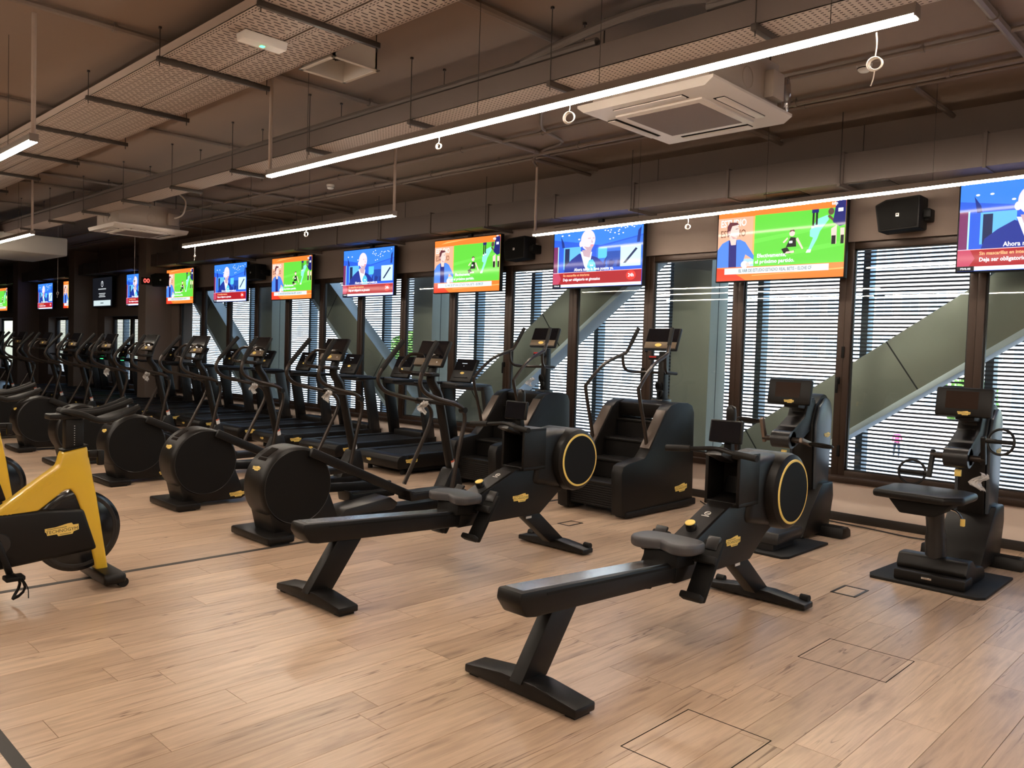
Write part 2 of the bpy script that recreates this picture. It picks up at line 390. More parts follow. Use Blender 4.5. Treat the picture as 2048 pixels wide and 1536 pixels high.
# ================================================================== OUTSIDE
scr = thing('louvre_screen', 'outdoor screen of thin horizontal louvre slats behind the windows', 'louvres', (0, 8.30, 0))
sl = G().box(-30.5, 4.5, -.014, .014, -.0088, .0088).mesh('slat', SLAT)
for k in range(70): link('slat', sl, scr, (0, 0, .10 + k * .0392))
pst = G().box(-.035, .035, .02, .17, -.3, 3.2, .003).mesh('louvre_post', STEELF)
for k in range(-1, 24): link('post', pst, scr, (-3.17 - 1.135 * k, 0, 0))
for i, (x0, x1) in enumerate(((-.62, -.12), (-5.07, -4.59), (-9.64, -9.20), (-14.28, -13.8), (-18.8, -18.3))):
    c = thing('steel_column', ('grey clad outdoor column past the last screen', 'grey clad outdoor column between the stair climbers and arm ergometers', 'grey clad outdoor column behind the treadmill beside the stair climbers', 'grey clad outdoor column behind the middle treadmills', 'grey clad outdoor column hidden by the speaker pier')[i], 'column', ((x0 + x1) / 2, 7.95, 0))
    w = (x1 - x0) / 2
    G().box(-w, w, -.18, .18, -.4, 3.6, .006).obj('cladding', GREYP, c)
    G().box(w, w + .002, -.02, -.012, -.4, 3.6).obj('cladding_joint', SEAL, c)
def brace(xa, za, xb, zb, lab, hw=.25):
    """box brace between two points of its centre line (y 7.5 .. 7.75)"""
    d = Vector((xb - xa, 0, zb - za)); L = d.length; a = math.atan2(d.z, d.x)
    t = thing('diagonal_brace', lab, 'brace', (xa, 7.5, za)); t.rotation_euler = (0, -a, 0)
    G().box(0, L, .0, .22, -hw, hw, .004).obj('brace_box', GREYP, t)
    g = G()
    for k in range(0, int((L - .87) / 1.6) + 1): g.box(.87 + k * 1.6 - .006, .87 + k * 1.6 + .006, -.003, .0, -hw, hw)
    g.obj('panel_joint', SEAL, t)
    G().box(0, L, -.012, .23, -hw - .05, -hw, .002).obj('lit_underside', mat('underside_daylight', (.72, .76, .78), .4, .2), t)  # added pale strip: daylight on the brace's bottom face put into colour
    return t
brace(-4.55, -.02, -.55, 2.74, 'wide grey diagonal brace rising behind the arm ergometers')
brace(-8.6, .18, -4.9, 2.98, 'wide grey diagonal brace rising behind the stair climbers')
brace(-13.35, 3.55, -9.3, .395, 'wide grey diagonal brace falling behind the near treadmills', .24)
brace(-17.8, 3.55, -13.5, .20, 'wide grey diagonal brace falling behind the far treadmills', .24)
GZ = -4.2
tag(G().box(-190, 60, 8.9, 120, GZ - .3, GZ).obj('street', mat('street_paving', (.42, .41, .40), .8, noise=.1, nscale=.4)), 'pale sunlit street below the windows', 'street', kind='structure')
WHF = mat('white_facade', (.82, .80, .78), .7, noise=.03, nscale=.3); BRK = mat('pink_brick_facade', (.68, .56, .52), .8, noise=.06, nscale=2.)
WGL = mat('facade_glass', (.30, .36, .44), .2); WFR = mat('facade_frame', (.85, .86, .87), .5)
GREYF = mat('grey_facade', (.50, .52, .55), .7)
fwin = G().box(-.62, .62, -.10, -.02, -.9, .9).mesh('window', WFR)
fpane = G().box(-.54, -.03, -.13, -.06, -.8, .8).box(.03, .54, -.13, -.06, -.8, .8).mesh('pane', WGL)
def building(x0, x1, y, z1, m, lab, zs, step=1.75, depth=10):
    t = thing('building', lab, 'building', ((x0 + x1) / 2, y, GZ)); hw = (x1 - x0) / 2
    G().box(-hw, hw, 0, depth, 0, z1 - GZ).obj('wall', m, t)
    G().box(-hw - .3, hw + .3, -.4, depth, z1 - GZ, z1 - GZ + .35).obj('roof', WHF, t)
    for z in zs:
        G().box(-hw, hw, -.25, 0, z - GZ - 1.45, z - GZ - 1.2).obj('ledge', WHF, t)
        n = int((2 * hw - 1) / step)
        for k in range(n):
            x = -hw + 1 + k * step
            w = link('window', fwin, t, (x, 0, z - GZ)); link('pane', fpane, w)
    return t
building(-40, -8, 60, 13, BRK, 'pinkish brick building across the street behind the arm ergometers', (-.6, 2.5, 5.6, 8.7), 1.75)
building(-78, -41.5, 63, 15, WHF, 'white building across the street behind the stair climbers', (-.6, 2.7, 6.0, 9.3), 2.4)
building(-150, -79, 62, 14, GREYF, 'long pale grey building across the street behind the treadmills', (-.2, 3.2, 6.6), 3.6)
LEAF = mat('leaf_green', (.16, .30, .06), .6, noise=.4, nscale=6); BARK = mat('bark', (.10, .07, .05), .9)
def tree(x, y, h, r, lab, seed):
    rr = random.Random(seed); t = thing('street_tree', lab, 'tree', (x, y, GZ), group='trees in the street')
    G().tube([(0, 0, 0), (.1, 0, h * .4), (0, .1, h * .75)], [.16, .12, .05], 8).obj('trunk', BARK, t)
    b = bmesh.new()
    for k in range(900):
        d = Vector((rr.gauss(0, 1), rr.gauss(0, 1), rr.gauss(0, 1))).normalized() * (rr.random() ** .4) * r
        c = Vector((0, 0, h * .72)) + Vector((d.x, d.y, d.z * .85)); u = Vector((rr.uniform(-1, 1), rr.uniform(-1, 1), rr.uniform(-1, 1))).normalized(); v = u.orthogonal().normalized(); s = rr.uniform(.14, .26)
        b.faces.new([b.verts.new(c + s * q) for q in (u, v * .5, -u, -v * .5)])
    g = G(); g.add(b); o = g.obj('foliage', LEAF, t); o['kind'] = 'stuff'
tree(-32.2, 26, 7.4, 1.25, 'leafy street tree seen beside the column behind the near treadmill', 1)
tree(-11.6, 44, 5.4, 1.3, 'leafy street tree behind the arm ergometer with a seat', 3)
# passer-by in the street
def person():
    t = thing('person', 'person in a pink top and dark trousers walking in the street', 'person', (-16.9, 50.2, GZ), R(30))
    me = bpy.data.meshes.new('body'); V = [(0, 0, .92), (0, 0, 1.15), (0, 0, 1.36), (0, 0, 1.46), (0, -.01, 1.56), (0, -.01, 1.66),
        (.10, 0, .86), (.11, -.10, .48), (.11, -.02, .08), (.11, -.14, .04), (-.10, 0, .86), (-.11, .12, .48), (-.11, .22, .10), (-.11, .12, .04),
        (.20, 0, 1.36), (.25, .05, 1.10), (.26, -.06, .86), (.26, -.09, .78), (-.20, 0, 1.36), (-.25, -.06, 1.10), (-.26, -.16, .90), (-.26, -.2, .82)]
    E = [(0, 1), (1, 2), (2, 3), (3, 4), (4, 5), (0, 6), (6, 7), (7, 8), (8, 9), (0, 10), (10, 11), (11, 12), (12, 13), (2, 14), (14, 15), (15, 16), (16, 17), (2, 18), (18, 19), (19, 20), (20, 21)]
    Rr = [.15, .13, .15, .06, .085, .07, .085, .062, .045, .035, .085, .062, .045, .035, .06, .045, .035, .03, .06, .045, .035, .03]
    me.from_pydata(V, E, []); o = link('body', me, t)
    for m in (mat('pink_top', (.80, .06, .16), .8), mat('dark_trousers', (.03, .035, .05), .8), mat('skin', (.55, .34, .25), .6), mat('dark_hair', (.03, .02, .015), .7)): me.materials.append(m)
    md = o.modifiers.new('skin', 'SKIN'); me.skin_vertices.new() if not me.skin_vertices else None
    for i, r in enumerate(Rr): me.skin_vertices[0].data[i].radius = (r, r * .8 if i < 3 else r)
    me.skin_vertices[0].data[0].use_root = True
    ss = o.modifiers.new('sub', 'SUBSURF'); ss.levels = 1; ss.render_levels = 1
    dg = bpy.context.evaluated_depsgraph_get(); m2 = bpy.data.meshes.new_from_object(o.evaluated_get(dg)); o.modifiers.clear(); o.data = m2
    for f in m2.polygons:
        c = f.center; f.material_index = 2 if (c.z > 1.45 or (abs(c.x) > .2 and c.z < .98)) else (0 if c.z > .93 else 1)
        if c.z > 1.60 and c.y > -.03: f.material_index = 3
        f.use_smooth = True
    G().prism([(0, 0), (.014, .02), (-.014, .02)], -.11, -.08, 'y').obj('nose', MATS['skin'], t, loc=(0, 0, 1.58))
person()

# ================================================================== SCREENS
def E(name, c, k=1.): return emis('pic_' + name, c, TV_E * k)
class Pic:
    """flat lit picture on a screen: layered cut-outs in one mesh; u,v in 0..1, w x h metres"""
    def __init__(s, w, h): s.w, s.h = w, h; s.g = G(); s.m = []; s.l = 0
    def mi(s, m):
        if m not in s.m: s.m.append(m)
        return s.m.index(m)
    def P(s, pts, m):
        s.l += 1; s.g.poly([((u - .5) * s.w, -s.l * .00012, v * s.h) for u, v in pts], s.mi(m)); return s
    def rect(s, u0, u1, v0, v1, m): return s.P([(u0, v0), (u1, v0), (u1, v1), (u0, v1)], m)
    def ell(s, u, v, a, b, m, n=20): return s.P([(u + a * math.cos(2 * math.pi * k / n), v + b * math.sin(2 * math.pi * k / n)) for k in range(n)], m)
    def text(s, t, u, v, size, m, align='LEFT', sx=1.):
        s.l += 1; me = text_mesh(t, size * s.h, m, align=align, sx=sx, bold=.022)
        me.transform(Matrix.Translation(((u - .5) * s.w, -s.l * .00012, v * s.h)) @ Matrix.Rotation(math.pi / 2, 4, 'X'))
        b = bmesh.new(); b.from_mesh(me); s.g.add(b, s.mi(m)); return s
    def mesh(s, n): return s.g.mesh(n, s.m)
TW, TH = 1.215, .672
Wt = E('white', (.92, .95, 1.)); 
def news():
    p = Pic(TW, TH)
    p.rect(0, 1, 0, 1, E('blue', (.022, .105, .66))); p.P([(0, 1), (0, .8), (.55, .66), (1, .78), (1, 1)], E('blue_hi', (.04, .21, .86)))
    p.P([(.5, .62), (1, .76), (1, .3), (.5, .3)], E('blue_mid', (.035, .16, .70)))
    p.rect(0, .05, .25, .68, E('maroon', (.18, .03, .12))); p.rect(.05, .06, .25, .68, E('cyanw', (.4, .75, .95)))
    p.rect(.12, .32, .3, .66, E('cyan', (.12, .45, .85))); p.rect(.135, .19, .3, .64, E('deep', (.01, .02, .08)))
    p.rect(.52, .62, .45, .62, E('teal', (.10, .52, .80))); p.rect(.62, .78, .30, .55, E('navy2', (.015, .07, .38)))
    p.P([(.08, .85), (.12, .74), (.13, .66), (.10, .66)], E('navy', (.01, .03, .22)))
    for i in range(20):
        r_ = random.Random(i); p.ell(.55 + .42 * r_.random(), .72 + .24 * r_.random(), .009, .009, Wt, 8)
    for u, v in ((.18, .86), (.3, .78), (.1, .86)): p.ell(u, v, .012, .012, Wt, 8)
    for i in range(10):
        r_ = random.Random(50 + i); u = .53 + .22 * r_.random(); p.P([(u, .3), (u + .02, .3), (u + .02 + .03 * r_.random(), .3 + .2 * r_.random()), (u + .01, .4)], E('navy', (.01, .03, .22)))
    p.rect(.77, .985, .30, .62, E('pale', (.55, .78, .95))); p.P([(.80, .35), (.83, .35), (.95, .56), (.93, .58)], E('deep', (.01, .02, .08)))
    p.P([(.94, .66), (.97, .66), (.985, .9), (.95, .84)], E('navy', (.01, .03, .22)))
    sk = E('face', (.80, .66, .74)); sk2 = E('face_shade', (.52, .36, .42)); su = E('suit', (.012, .03, .26))
    p.P([(.13, .24), (.15, .36), (.22, .46), (.31, .55), (.36, .50), (.45, .50), (.52, .46), (.58, .38), (.60, .24)], su)
    p.P([(.32, .58), (.37, .34), (.40, .26), (.44, .42), (.455, .56)], E('shirt', (.80, .86, .95)))
    p.P([(.34, .60), (.45, .60), (.43, .47), (.36, .50)], sk2)
    p.ell(.405, .76, .082, .165, sk, 28); p.ell(.325, .70, .02, .05, sk, 12)
    p.P([(.36, .66), (.40, .585), (.45, .60), (.478, .68), (.45, .66), (.41, .64)], sk2); p.ell(.452, .665, .02, .018, E('lip', (.75, .30, .36)), 10)
    p.rect(.405, .435, .775, .79, sk2); p.rect(.458, .478, .775, .79, sk2); p.P([(.445, .77), (.462, .71), (.445, .71)], sk2)
    p.P([(.40, .24), (.405, .36), (.425, .43), (.465, .44), (.495, .38), (.51, .24)], E('mic', (.08, .50, .78))); p.text('tve', .455, .345, .055, Wt, 'CENTER')
    p.rect(0, 1, .03, .245, E('red', (.36, .012, .02))); p.P([(0, .03), (0, .245), (.07, .245), (.1, .14), (.06, .03)], E('red2', (.50, .06, .12)))
    p.rect(0, 1, .24, .247, E('pinkline', (.95, .6, .6)))
    p.text('Ahora nadie la lleva puesta ya.', .255, .285, .072, Wt, sx=.92)
    p.text('Sin mascarillas en interiores', .125, .195, .055, E('orange_t', (1., .48, .22)), sx=.9)
    p.text('Deja ser obligatorio en gimnasios', .125, .125, .064, Wt, sx=.9)
    p.ell(.89, .155, .052, .075, E('red3', (.75, .04, .03))); p.text('24h', .89, .155, .075, Wt, 'CENTER')
    p.rect(0, .10, 0, .055, E('black', (.01, .01, .012))); p.rect(.10, 1, .005, .05, Wt); p.text('rtve.es', .05, .03, .04, Wt, 'CENTER')
    return p.mesh('picture_news')
def football():
    p = Pic(TW, TH); orr = E('orange', (.86, .20, .03)); blk = E('black', (.01, .01, .012))
    p.rect(0, 1, 0, 1, orr); p.P([(0, .0), (.25, .0), (.1, .16), (0, .18)], E('redor', (.78, .05, .02)))
    p.P([(.3, .06), (1, .10), (1, .12), (.6, .085), (.3, .07)], E('orange_hi', (1., .42, .12))); p.P([(.1, .93), (.6, .99), (.8, 1.), (.2, .97)], E('orange_hi', (1., .42, .12)))
    p.rect(0, .31, .19, .88, E('peach', (.78, .40, .26))); p.rect(.295, .31, .19, .88, E('orange_hi', (1., .42, .12)))
    p.text('ESTUDIO', .02, .80, .135, E('palet', (.9, .85, .82)), sx=.72); p.text('ESTADIO', .02, .655, .135, E('brown_t', (.22, .09, .05)), sx=.72)
    p.rect(0, .31, .19, .30, E('paleblue', (.40, .62, .90)))
    jk = E('jacket', (.07, .22, .72)); sk = E('face2', (.85, .58, .52))
    p.P([(0, .19), (.0, .44), (.04, .53), (.09, .57), (.19, .57), (.235, .53), (.31, .34), (.31, .28), (.24, .36), (.21, .19)], jk)
    p.P([(.095, .57), (.10, .19), (.165, .19), (.16, .57)], E('navyshirt', (.015, .015, .16)))
    p.P([(.10, .60), (.16, .60), (.155, .50), (.115, .50)], sk); p.ell(.135, .685, .047, .105, sk, 22)
    p.P([(.08, .62), (.078, .76), (.10, .82), (.16, .81), (.18, .78), (.12, .765), (.105, .70), (.10, .63)], E('hair', (.12, .03, .04)))
    sh = E('face2_shade', (.60, .34, .32)); p.ell(.096, .672, .011, .028, sh, 10); p.P([(.150, .715), (.172, .722), (.172, .728), (.150, .724)], E('hair', (.12, .03, .04))); p.P([(.165, .69), (.190, .655), (.168, .65)], sk); p.P([(.150, .622), (.172, .628), (.170, .618)], sh); p.P([(.105, .64), (.13, .585), (.165, .59), (.14, .61)], sh)
    p.ell(.235, .22, .03, .05, E('cup', (.85, .75, .85)), 12); p.ell(.265, .22, .02, .03, sk, 10)
    gr = E('grass', (.12, .60, .05)); p.rect(.31, 1, .185, .885, gr)
    p.P([(.31, .50), (1, .66), (1, .70), (.31, .56)], E('grass2', (.15, .66, .07))); p.P([(.31, .25), (1, .40), (1, .46), (.31, .32)], E('grass2', (.15, .66, .07)))
    p.P([(.53, .40), (.575, .42), (.60, .36), (.64, .37), (.60, .33), (.55, .34)], blk); p.P([(.565, .42), (.60, .55), (.64, .54), (.645, .42)], blk)
    p.ell(.61, .60, .022, .042, sk, 12); p.P([(.59, .61), (.595, .645), (.625, .648), (.632, .615), (.61, .63)], E('hair', (.12, .03, .04))); p.rect(.59, .615, .47, .50, Wt); p.P([(.64, .52), (.69, .38), (.70, .39), (.655, .54)], sk); p.P([(.54, .49), (.575, .55), (.58, .53), (.55, .475)], sk)
    p.P([(.57, .36), (.63, .37), (.63, .34), (.56, .335)], sk)
    tl = E('tealkit', (.25, .80, .62)); p.P([(.745, .62), (.80, .76), (.87, .80), (.88, .74), (.82, .60), (.80, .50), (.755, .35), (.73, .34), (.77, .52), (.745, .54)], tl)
    p.P([(.73, .37), (.76, .37), (.755, .33), (.72, .33)], Wt); p.ell(.895, .84, .022, .045, E('facedark', (.12, .06, .05)), 12); p.P([(.87, .78), (.93, .68), (.94, .70), (.885, .80)], E('facedark', (.12, .06, .05)))
    nv = E('navykit', (.012, .015, .14)); p.P([(.91, .70), (.93, .96), (.98, .99), (1, .96), (1, .66), (.96, .64)], nv); p.rect(.945, .98, .83, .875, Wt)
    p.P([(.90, .62), (.94, .66), (.94, .42), (.905, .42)], sk); p.P([(.965, .62), (.995, .62), (.995, .42), (.97, .42)], sk); p.rect(.905, .935, .42, .53, blk); p.rect(.97, .993, .42, .53, blk); p.ell(.96, .985, .018, .015, sk, 10)
    p.rect(.755, .805, .84, .885, nv); p.rect(.76, .775, .66, .84, blk); p.rect(.785, .80, .68, .84, blk); p.rect(.755, .775, .645, .67, Wt); p.rect(.785, .805, .66, .68, Wt)
    p.text('Efectivamente,', .455, .325, .072, Wt, 'CENTER'); p.text('en el próximo partido.', .455, .245, .072, Wt, 'CENTER')
    p.rect(.07, .895, .09, .175, E('paper', (.66, .76, .80))); p.text('EL VAR DE ESTUDIO ESTADIO: REAL BETIS – ELCHE CF', .48, .132, .06, E('grey_t', (.13, .16, .18)), 'CENTER', sx=.72)
    p.text('tdp', .92, .94, .06, Wt, 'CENTER')
    return p.mesh('picture_football')
def clockpic():
    p = Pic(TW, TH); p.rect(0, 1, 0, 1, E('black2', (.006, .007, .010)))
    p.ell(.5, .78, .055, .10, Wt, 24); p.ell(.5, .78, .046, .085, E('black2', (0, 0, 0)), 24); p.P([(.495, .85), (.505, .85), (.505, .77), (.47, .75), (.495, .765)], Wt)
    dim = E('dimwhite', (.35, .37, .38)); p.rect(.30, .70, .585, .625, dim)
    for v in (.44, .385, .33): p.rect(.33 if v != .385 else .36, .67 if v != .385 else .64, v, v + .022, E('dimw2', (.55, .58, .6)))
    p.rect(.06, .94, .03, .215, E('box', (.50, .60, .62))); p.rect(.42, .58, .105, .14, E('greyt2', (.10, .13, .14)))
    return p.mesh('picture_clock')
PIC = {'n': news(), 'f': football(), 'c': clockpic()}
tvb = G().box(-TW / 2 - .012, TW / 2 + .012, 0, .05, -.012, TH + .012, .004).mesh('housing', BLK2)
tvm = G().box(-.2, .2, .05, .08, .2, .45).box(-.03, .03, .05, .09, .4, .9).mesh('wall_bracket', BLK2)
tvl = G().box(-.05, .05, -.003, .0, -.011, -.006).mesh('standby_strip', SATIN)
def tv(i, left, kind, lab, zb=2.125):
    t = thing('wall_tv', lab, 'television', (left + .625, 6.97, zb), group='screens along the window wall')
    link('housing', tvb, t); link('picture', PIC[kind], t, (0, -.0005, 0)); link('wall_bracket', tvm, t); link('standby_strip', tvl, t)
    return t
n_seen = {'n': 0, 'f': 0}
for n in range(-1, 13):
    kd = 'c' if n == 8 else ('f' if n % 2 == 0 else 'n')
    if n == 9: kd = 'f'
    if n == 10: kd = 'n'
    if n == 11: continue
    if n == 12: kd = 'f'
    left = -4.085 - 2.083 * n if n >= 0 else -1.985
    if kd == 'c': lab = 'dark wall screen with a clock symbol and white box'
    else:
        lab = 'wall TV showing %s, %s such screen from the arm ergometers' % ('football' if kd == 'f' else 'news with a bald man', ORD[n_seen[kd]]); n_seen[kd] += 1
    tv(n, left, kd, lab)
# speakers
spm_body = G().prism([(-.185, .085), (-.10, .125), (.165, .14), (.165, -.12), (-.15, -.135)], -.10, .10, 'y', .012, M=None)
spm = spm_body.mesh('cabinet', BLK2)
def speaker(x, lab, y=6.98, rz=0, z=2.60):
    t = thing('wall_speaker', lab, 'speaker', (x, y, z), rz, group='black wall speakers')
    link('cabinet', spm, t)
    G().prism([(-.17, .075), (-.09, .11), (.15, .122), (.15, -.105), (-.135, -.12)], -.106, -.10, 'y', .003).obj('grille', mat('speaker_grille', (.004, .0036, .0034), .75, bump=.5, bscale=900, spec=.12), t)
    G().box(.165, .225, -.02, .04, -.03, .03, .008).box(.12, .20, .03, .16, -.05, .05, .008).obj('bracket', BLK2, t)
    G().box(-.012, .012, -.110, -.106, -.02, .006).obj('badge', WHT, t); G().box(-.006, .004, -.1115, -.110, -.010, .002).obj('badge_mark', BLK2, t)
speaker(-2.40, 'black wall speaker between two screens above the arm ergometers')
speaker(-6.70, 'black wall speaker between two screens above the stair climbers')
speaker(-12.95, 'black wall speaker beside the news screen above the middle treadmills')
speaker(-16.60, 'black speaker fixed to the pier beside the red digital clock', 6.86, R(66), 2.60)
t = thing('digital_clock', 'small digital clock with red figures on the pier', 'clock', (-16.63, 6.60, 2.56), R(58))
G().box(-.10, .10, -.02, .02, -.07, .07, .004).obj('case', BLK2, t); me = text_mesh('00', .12, REDE); me.transform(Matrix.Translation((0, -.0215, 0)) @ Matrix.Rotation(math.pi / 2, 4, 'X')); link('digits', me, t)

# ================================================================== CEILING SERVICES
# LED lines
def led(x0, x1, y, z0, z1, lab, poles=(), wires=()):
    t = thing('led_line_light', lab, 'light', (x0, y, z0), group='linear LED lights'); L = x1 - x0; dz = z1 - z0
    def q(g, a, b_, c, d):
        g.prism([(0, a), (L, a + dz), (L, b_ + dz), (0, b_)], c, d, 'y', 0); return g
    q(G(), -.024, .014, -.025, .025).obj('housing', LEDB, t)
    q(G(), -.037, -.024, -.021, .021).obj('diffuser', LEDM, t)
    G().box(-.006, 0, -.027, .027, -.034, .016).obj('end_cap', LEDB, t); G().box(L, L + .006, -.027, .027, -.034 + dz, .016 + dz).obj('end_cap', LEDB, t)
    for x in poles: G().cyl((x - x0, 0, .012), (x - x0, 0, CZ - z0), .014, n=10).obj('pole', TRAYM, t)
    for x in wires: G().cyl((x - x0, 0, .012), (x - x0, 0, CZ - z0), .0018, n=5).obj('suspension_wire', ROD, t)
led(-5.73, -1.08, 3.18, 2.70, 2.70, 'long LED line under the perforated tray beside the air conditioner', (-5.72,), (-5.2, -3.42, -2.55, -1.4))
led(-11.03, -6.37, 4.87, 2.70, 2.70, 'long LED line in front of the news screens over the treadmills', (-6.38,), (-10.5, -9.2, -7.9))
led(-5.94, -1.28, 6.40, 2.665, 2.725, 'long LED line running across the screens above the stair climbers', (-5.93,), (-4.6, -3.3, -2.0))
led(-10.5, -5.83, 1.60, 2.66, 2.66, 'LED line beside the wide slotted cable tray', (-5.84,), (-6.4,))
led(-16.16, -11.50, 3.15, 2.70, 2.70, 'LED line beyond the second air conditioner', (-11.51,), (-12.1,))
BACK = ['LED line over the floor before the rowing machines', 'LED line behind the spin bikes, in the bay by the right wall', 'LED line behind the spin bikes, in the bay before the far ellipticals',
        'second LED line back from the spin bikes, in their own bay', 'second LED line back from the spin bikes, in the bay by the right wall', 'second LED line back from the spin bikes, in the bay before the far ellipticals', 'LED line light over the open floor by the right wall']
for (a, y) in ((-1.0, 1.60), (0.2, .0), (-9.9, 0.), (-5.73, -1.6), (-.9, -1.6), (-10.6, -1.6), (.2, 3.3)):
    led(a, min(a + 4.66, 3.7), y, 2.70, 2.70, BACK.pop(0), (a + .02,))
# hanging cable coils
CAB = mat('white_cable', (.72, .66, .60), .5)
def coil(x, y, z, r, lab, drop=.05, tail=True):
    t = thing('cable_coil', lab, 'cable', (x, y, z), group='cable coils hanging from the lights')
    G().tube(sm([(0, 0, r + drop), (.004, 0, r + drop * .5), (0, 0, r)], 3), .0025, 6).obj('lead', CAB, t)
    g = G()
    for k in range(3): g.ring((0.003 * k - .003, .002 * k, 0), r * (1 - .06 * k), .0028, (.25, -1, .1 * k), 20, 6)
    g.obj('loop', CAB, t)
    if tail: G().tube(sm([(.0, 0, -r), (-.004, 0, -r - .03), (-.012, 0, -r - .055)], 3), .0025, 6).obj('tail', CAB, t)
coil(-2.72, 3.16, 2.585, .030, 'white cable coil on the LED line beside the air conditioner', .045, False)
coil(-3.75, 3.18, 2.60, .017, 'small white cable coil at the middle of the tray LED line', .04, False)
coil(-1.22, 3.18, 2.53, .026, 'white cable coil with tail at the end of the tray LED line', .09)
coil(-7.95, 4.87, 2.61, .026, 'white cable coil under the LED line over the treadmills', .03, False)
coil(-4.05, 6.40, 2.57, .022, 'white cable coil under the LED line crossing the screens', .06, False)
coil(-10.7, 4.87, 2.53, .012, 'knotted cable hanging from the far end of the treadmill LED line', .11)
coil(-16.7, 5.0, 2.20, .03, 'long cable with a loop hanging before the far dim bay', CZ - 2.23)
coil(-13.6, 5.2, 2.33, .012, 'thin cable hanging beside the red digital clock', CZ - 2.342)

# cable trays
def tray(name, lab, x0, x1, ys, z, side, bars, rod_y, holes, pitch):
    t = thing(name, lab, 'cable tray', (0, 0, z))
    for (y0, y1) in ys:
        G().box(x0, x1, y0, y1, 0, .004).obj('tray_floor', TRAYM, t)
        G().box(x0, x1, y0, y0 + .003, 0, side).box(x0, x1, y1 - .003, y1, 0, side).obj('tray_side', TRAYM if holes == 'slot' else mat('tray_side_paint', (.105, .078, .066), .6), t)
        g = G(); b = bmesh.new(); w = y1 - y0
        if holes == 'slot':
            x = x0 + .05
            while x < x1:
                for r_ in range(int((w - .08) / .066)):
                    yy = y0 + .05 + r_ * .066 + (.025 if int(round(x / pitch)) % 2 else 0)
                    if yy + .045 > y1 - .03: continue
                    b.faces.new([b.verts.new(v) for v in ((x, yy, -.0006), (x, yy + .046, -.0006), (x + .009, yy + .046, -.0006), (x + .009, yy, -.0006))])
                x += pitch
            for yy in (y0 + .014, y0 + .032, y1 - .018, y1 - .036):
                x = x0
                while x < x1:
                    b.faces.new([b.verts.new(v) for v in ((x, yy, -.0006), (x, yy + .006, -.0006), (x + .02, yy + .006, -.0006), (x + .02, yy, -.0006))]); x += .036
        else:
            x = x0
            while x < x1:
                for r_ in range(int(w / .026)):
                    yy = y0 + .012 + r_ * .026
                    b.faces.new([b.verts.new(v) for v in ((x, yy, -.0006), (x, yy + .007, -.0006), (x + .014, yy + .007, -.0006), (x + .014, yy, -.0006))])
                x += pitch
        g.add(b); o = g.obj('perforations', HOLE, t); o['kind'] = 'stuff'
    for x in bars:
        yb0, yb1 = ys[0][0] - .03, ys[-1][1] + rod_y
        G().box(x - .015, x + .015, yb0, yb1, -.034, -.002, .002).obj('support_bar', DARKST, t)
        for yy in (ys[0][0] - .012, yb1 - .02): G().cyl((x, yy, -.06), (x, yy, CZ - z), .003, n=6).box(x - .008, x + .008, yy - .008, yy + .008, CZ - z - .014, CZ - z).obj('hanger_rod', ROD, t)
    return t
tray('cable_tray', 'wide slotted double cable tray hung under the ceiling', -14.5, -1.5, ((2.23, 2.60), (2.61, 2.91)), 3.24, .06, [-5.43 + 1.31 * k for k in range(-6, 3)], .09, 'slot', .036)
tray('cable_tray', 'narrow perforated cable tray above the long LED line', -16.5, 0.3, ((3.63, 3.90),), 3.00, .13, [-3.27 + 1.31 * k for k in range(-9, 3)], .04, 'dot', .034)
tag(G().tube(sm([(-16, 3.67, 3.165), (-3.95, 3.67, 3.165), (-3.6, 3.67, 3.172), (-3.3, 3.66, 3.205), (-2.94, 3.66, 3.245), (-2.6, 3.66, 3.255), (-2.36, 3.66, 3.235), (-2.18, 3.66, 3.20), (-2.05, 3.665, 3.165), (.2, 3.67, 3.165)], 6), .028, 10).obj('insulated_pipe', mat('pipe_foam', (.10, .08, .07), .8)), 'dark insulated pipe arching off the narrow tray', 'pipe')
tag(G().tube(sm([(-16, 3.78, 3.155), (-3.2, 3.78, 3.155), (-.5, 3.78, 3.16), (.3, 3.78, 3.16)], 4), .022, 8).obj('insulated_pipe', mat('pipe_foam', (.10, .08, .07), .8)), 'dark insulated pipe lying along the narrow tray', 'pipe')
# wall duct
t = thing('air_duct', 'rectangular sheet metal air duct above the wall screens', 'duct', (0, 0, 2.86))
DUCT = mat('painted_duct', (.088, .066, .056), .6)
G().box(-29, 3.7, 6.70, 7.08, 0, .24, .004).obj('duct_body', DUCT, t)
xs = [-4.88 + 1.045 * k for k in range(-22, 8)]
for i, x in enumerate(xs):
    G().box(x - .012, x + .012, 6.685, 7.10, -.012, .255).obj('flange', DUCT, t)
    if i % 2 == 0:
        G().box(x - .012, x + .012, 6.63, 7.12, -.035, -.012).obj('support_bar', DUCT, t)
        for yy in (6.66, 7.11): G().cyl((x, yy, -.03), (x, yy, CZ - 2.86), .004, n=5).obj('hanger_rod', ROD, t)
for x in (-2.6, -3.35, -7.6, -9.7):
    G().box(x - .16, x + .16, 6.76, 7.0, -.006, 0).obj('air_outlet', SATIN, t)
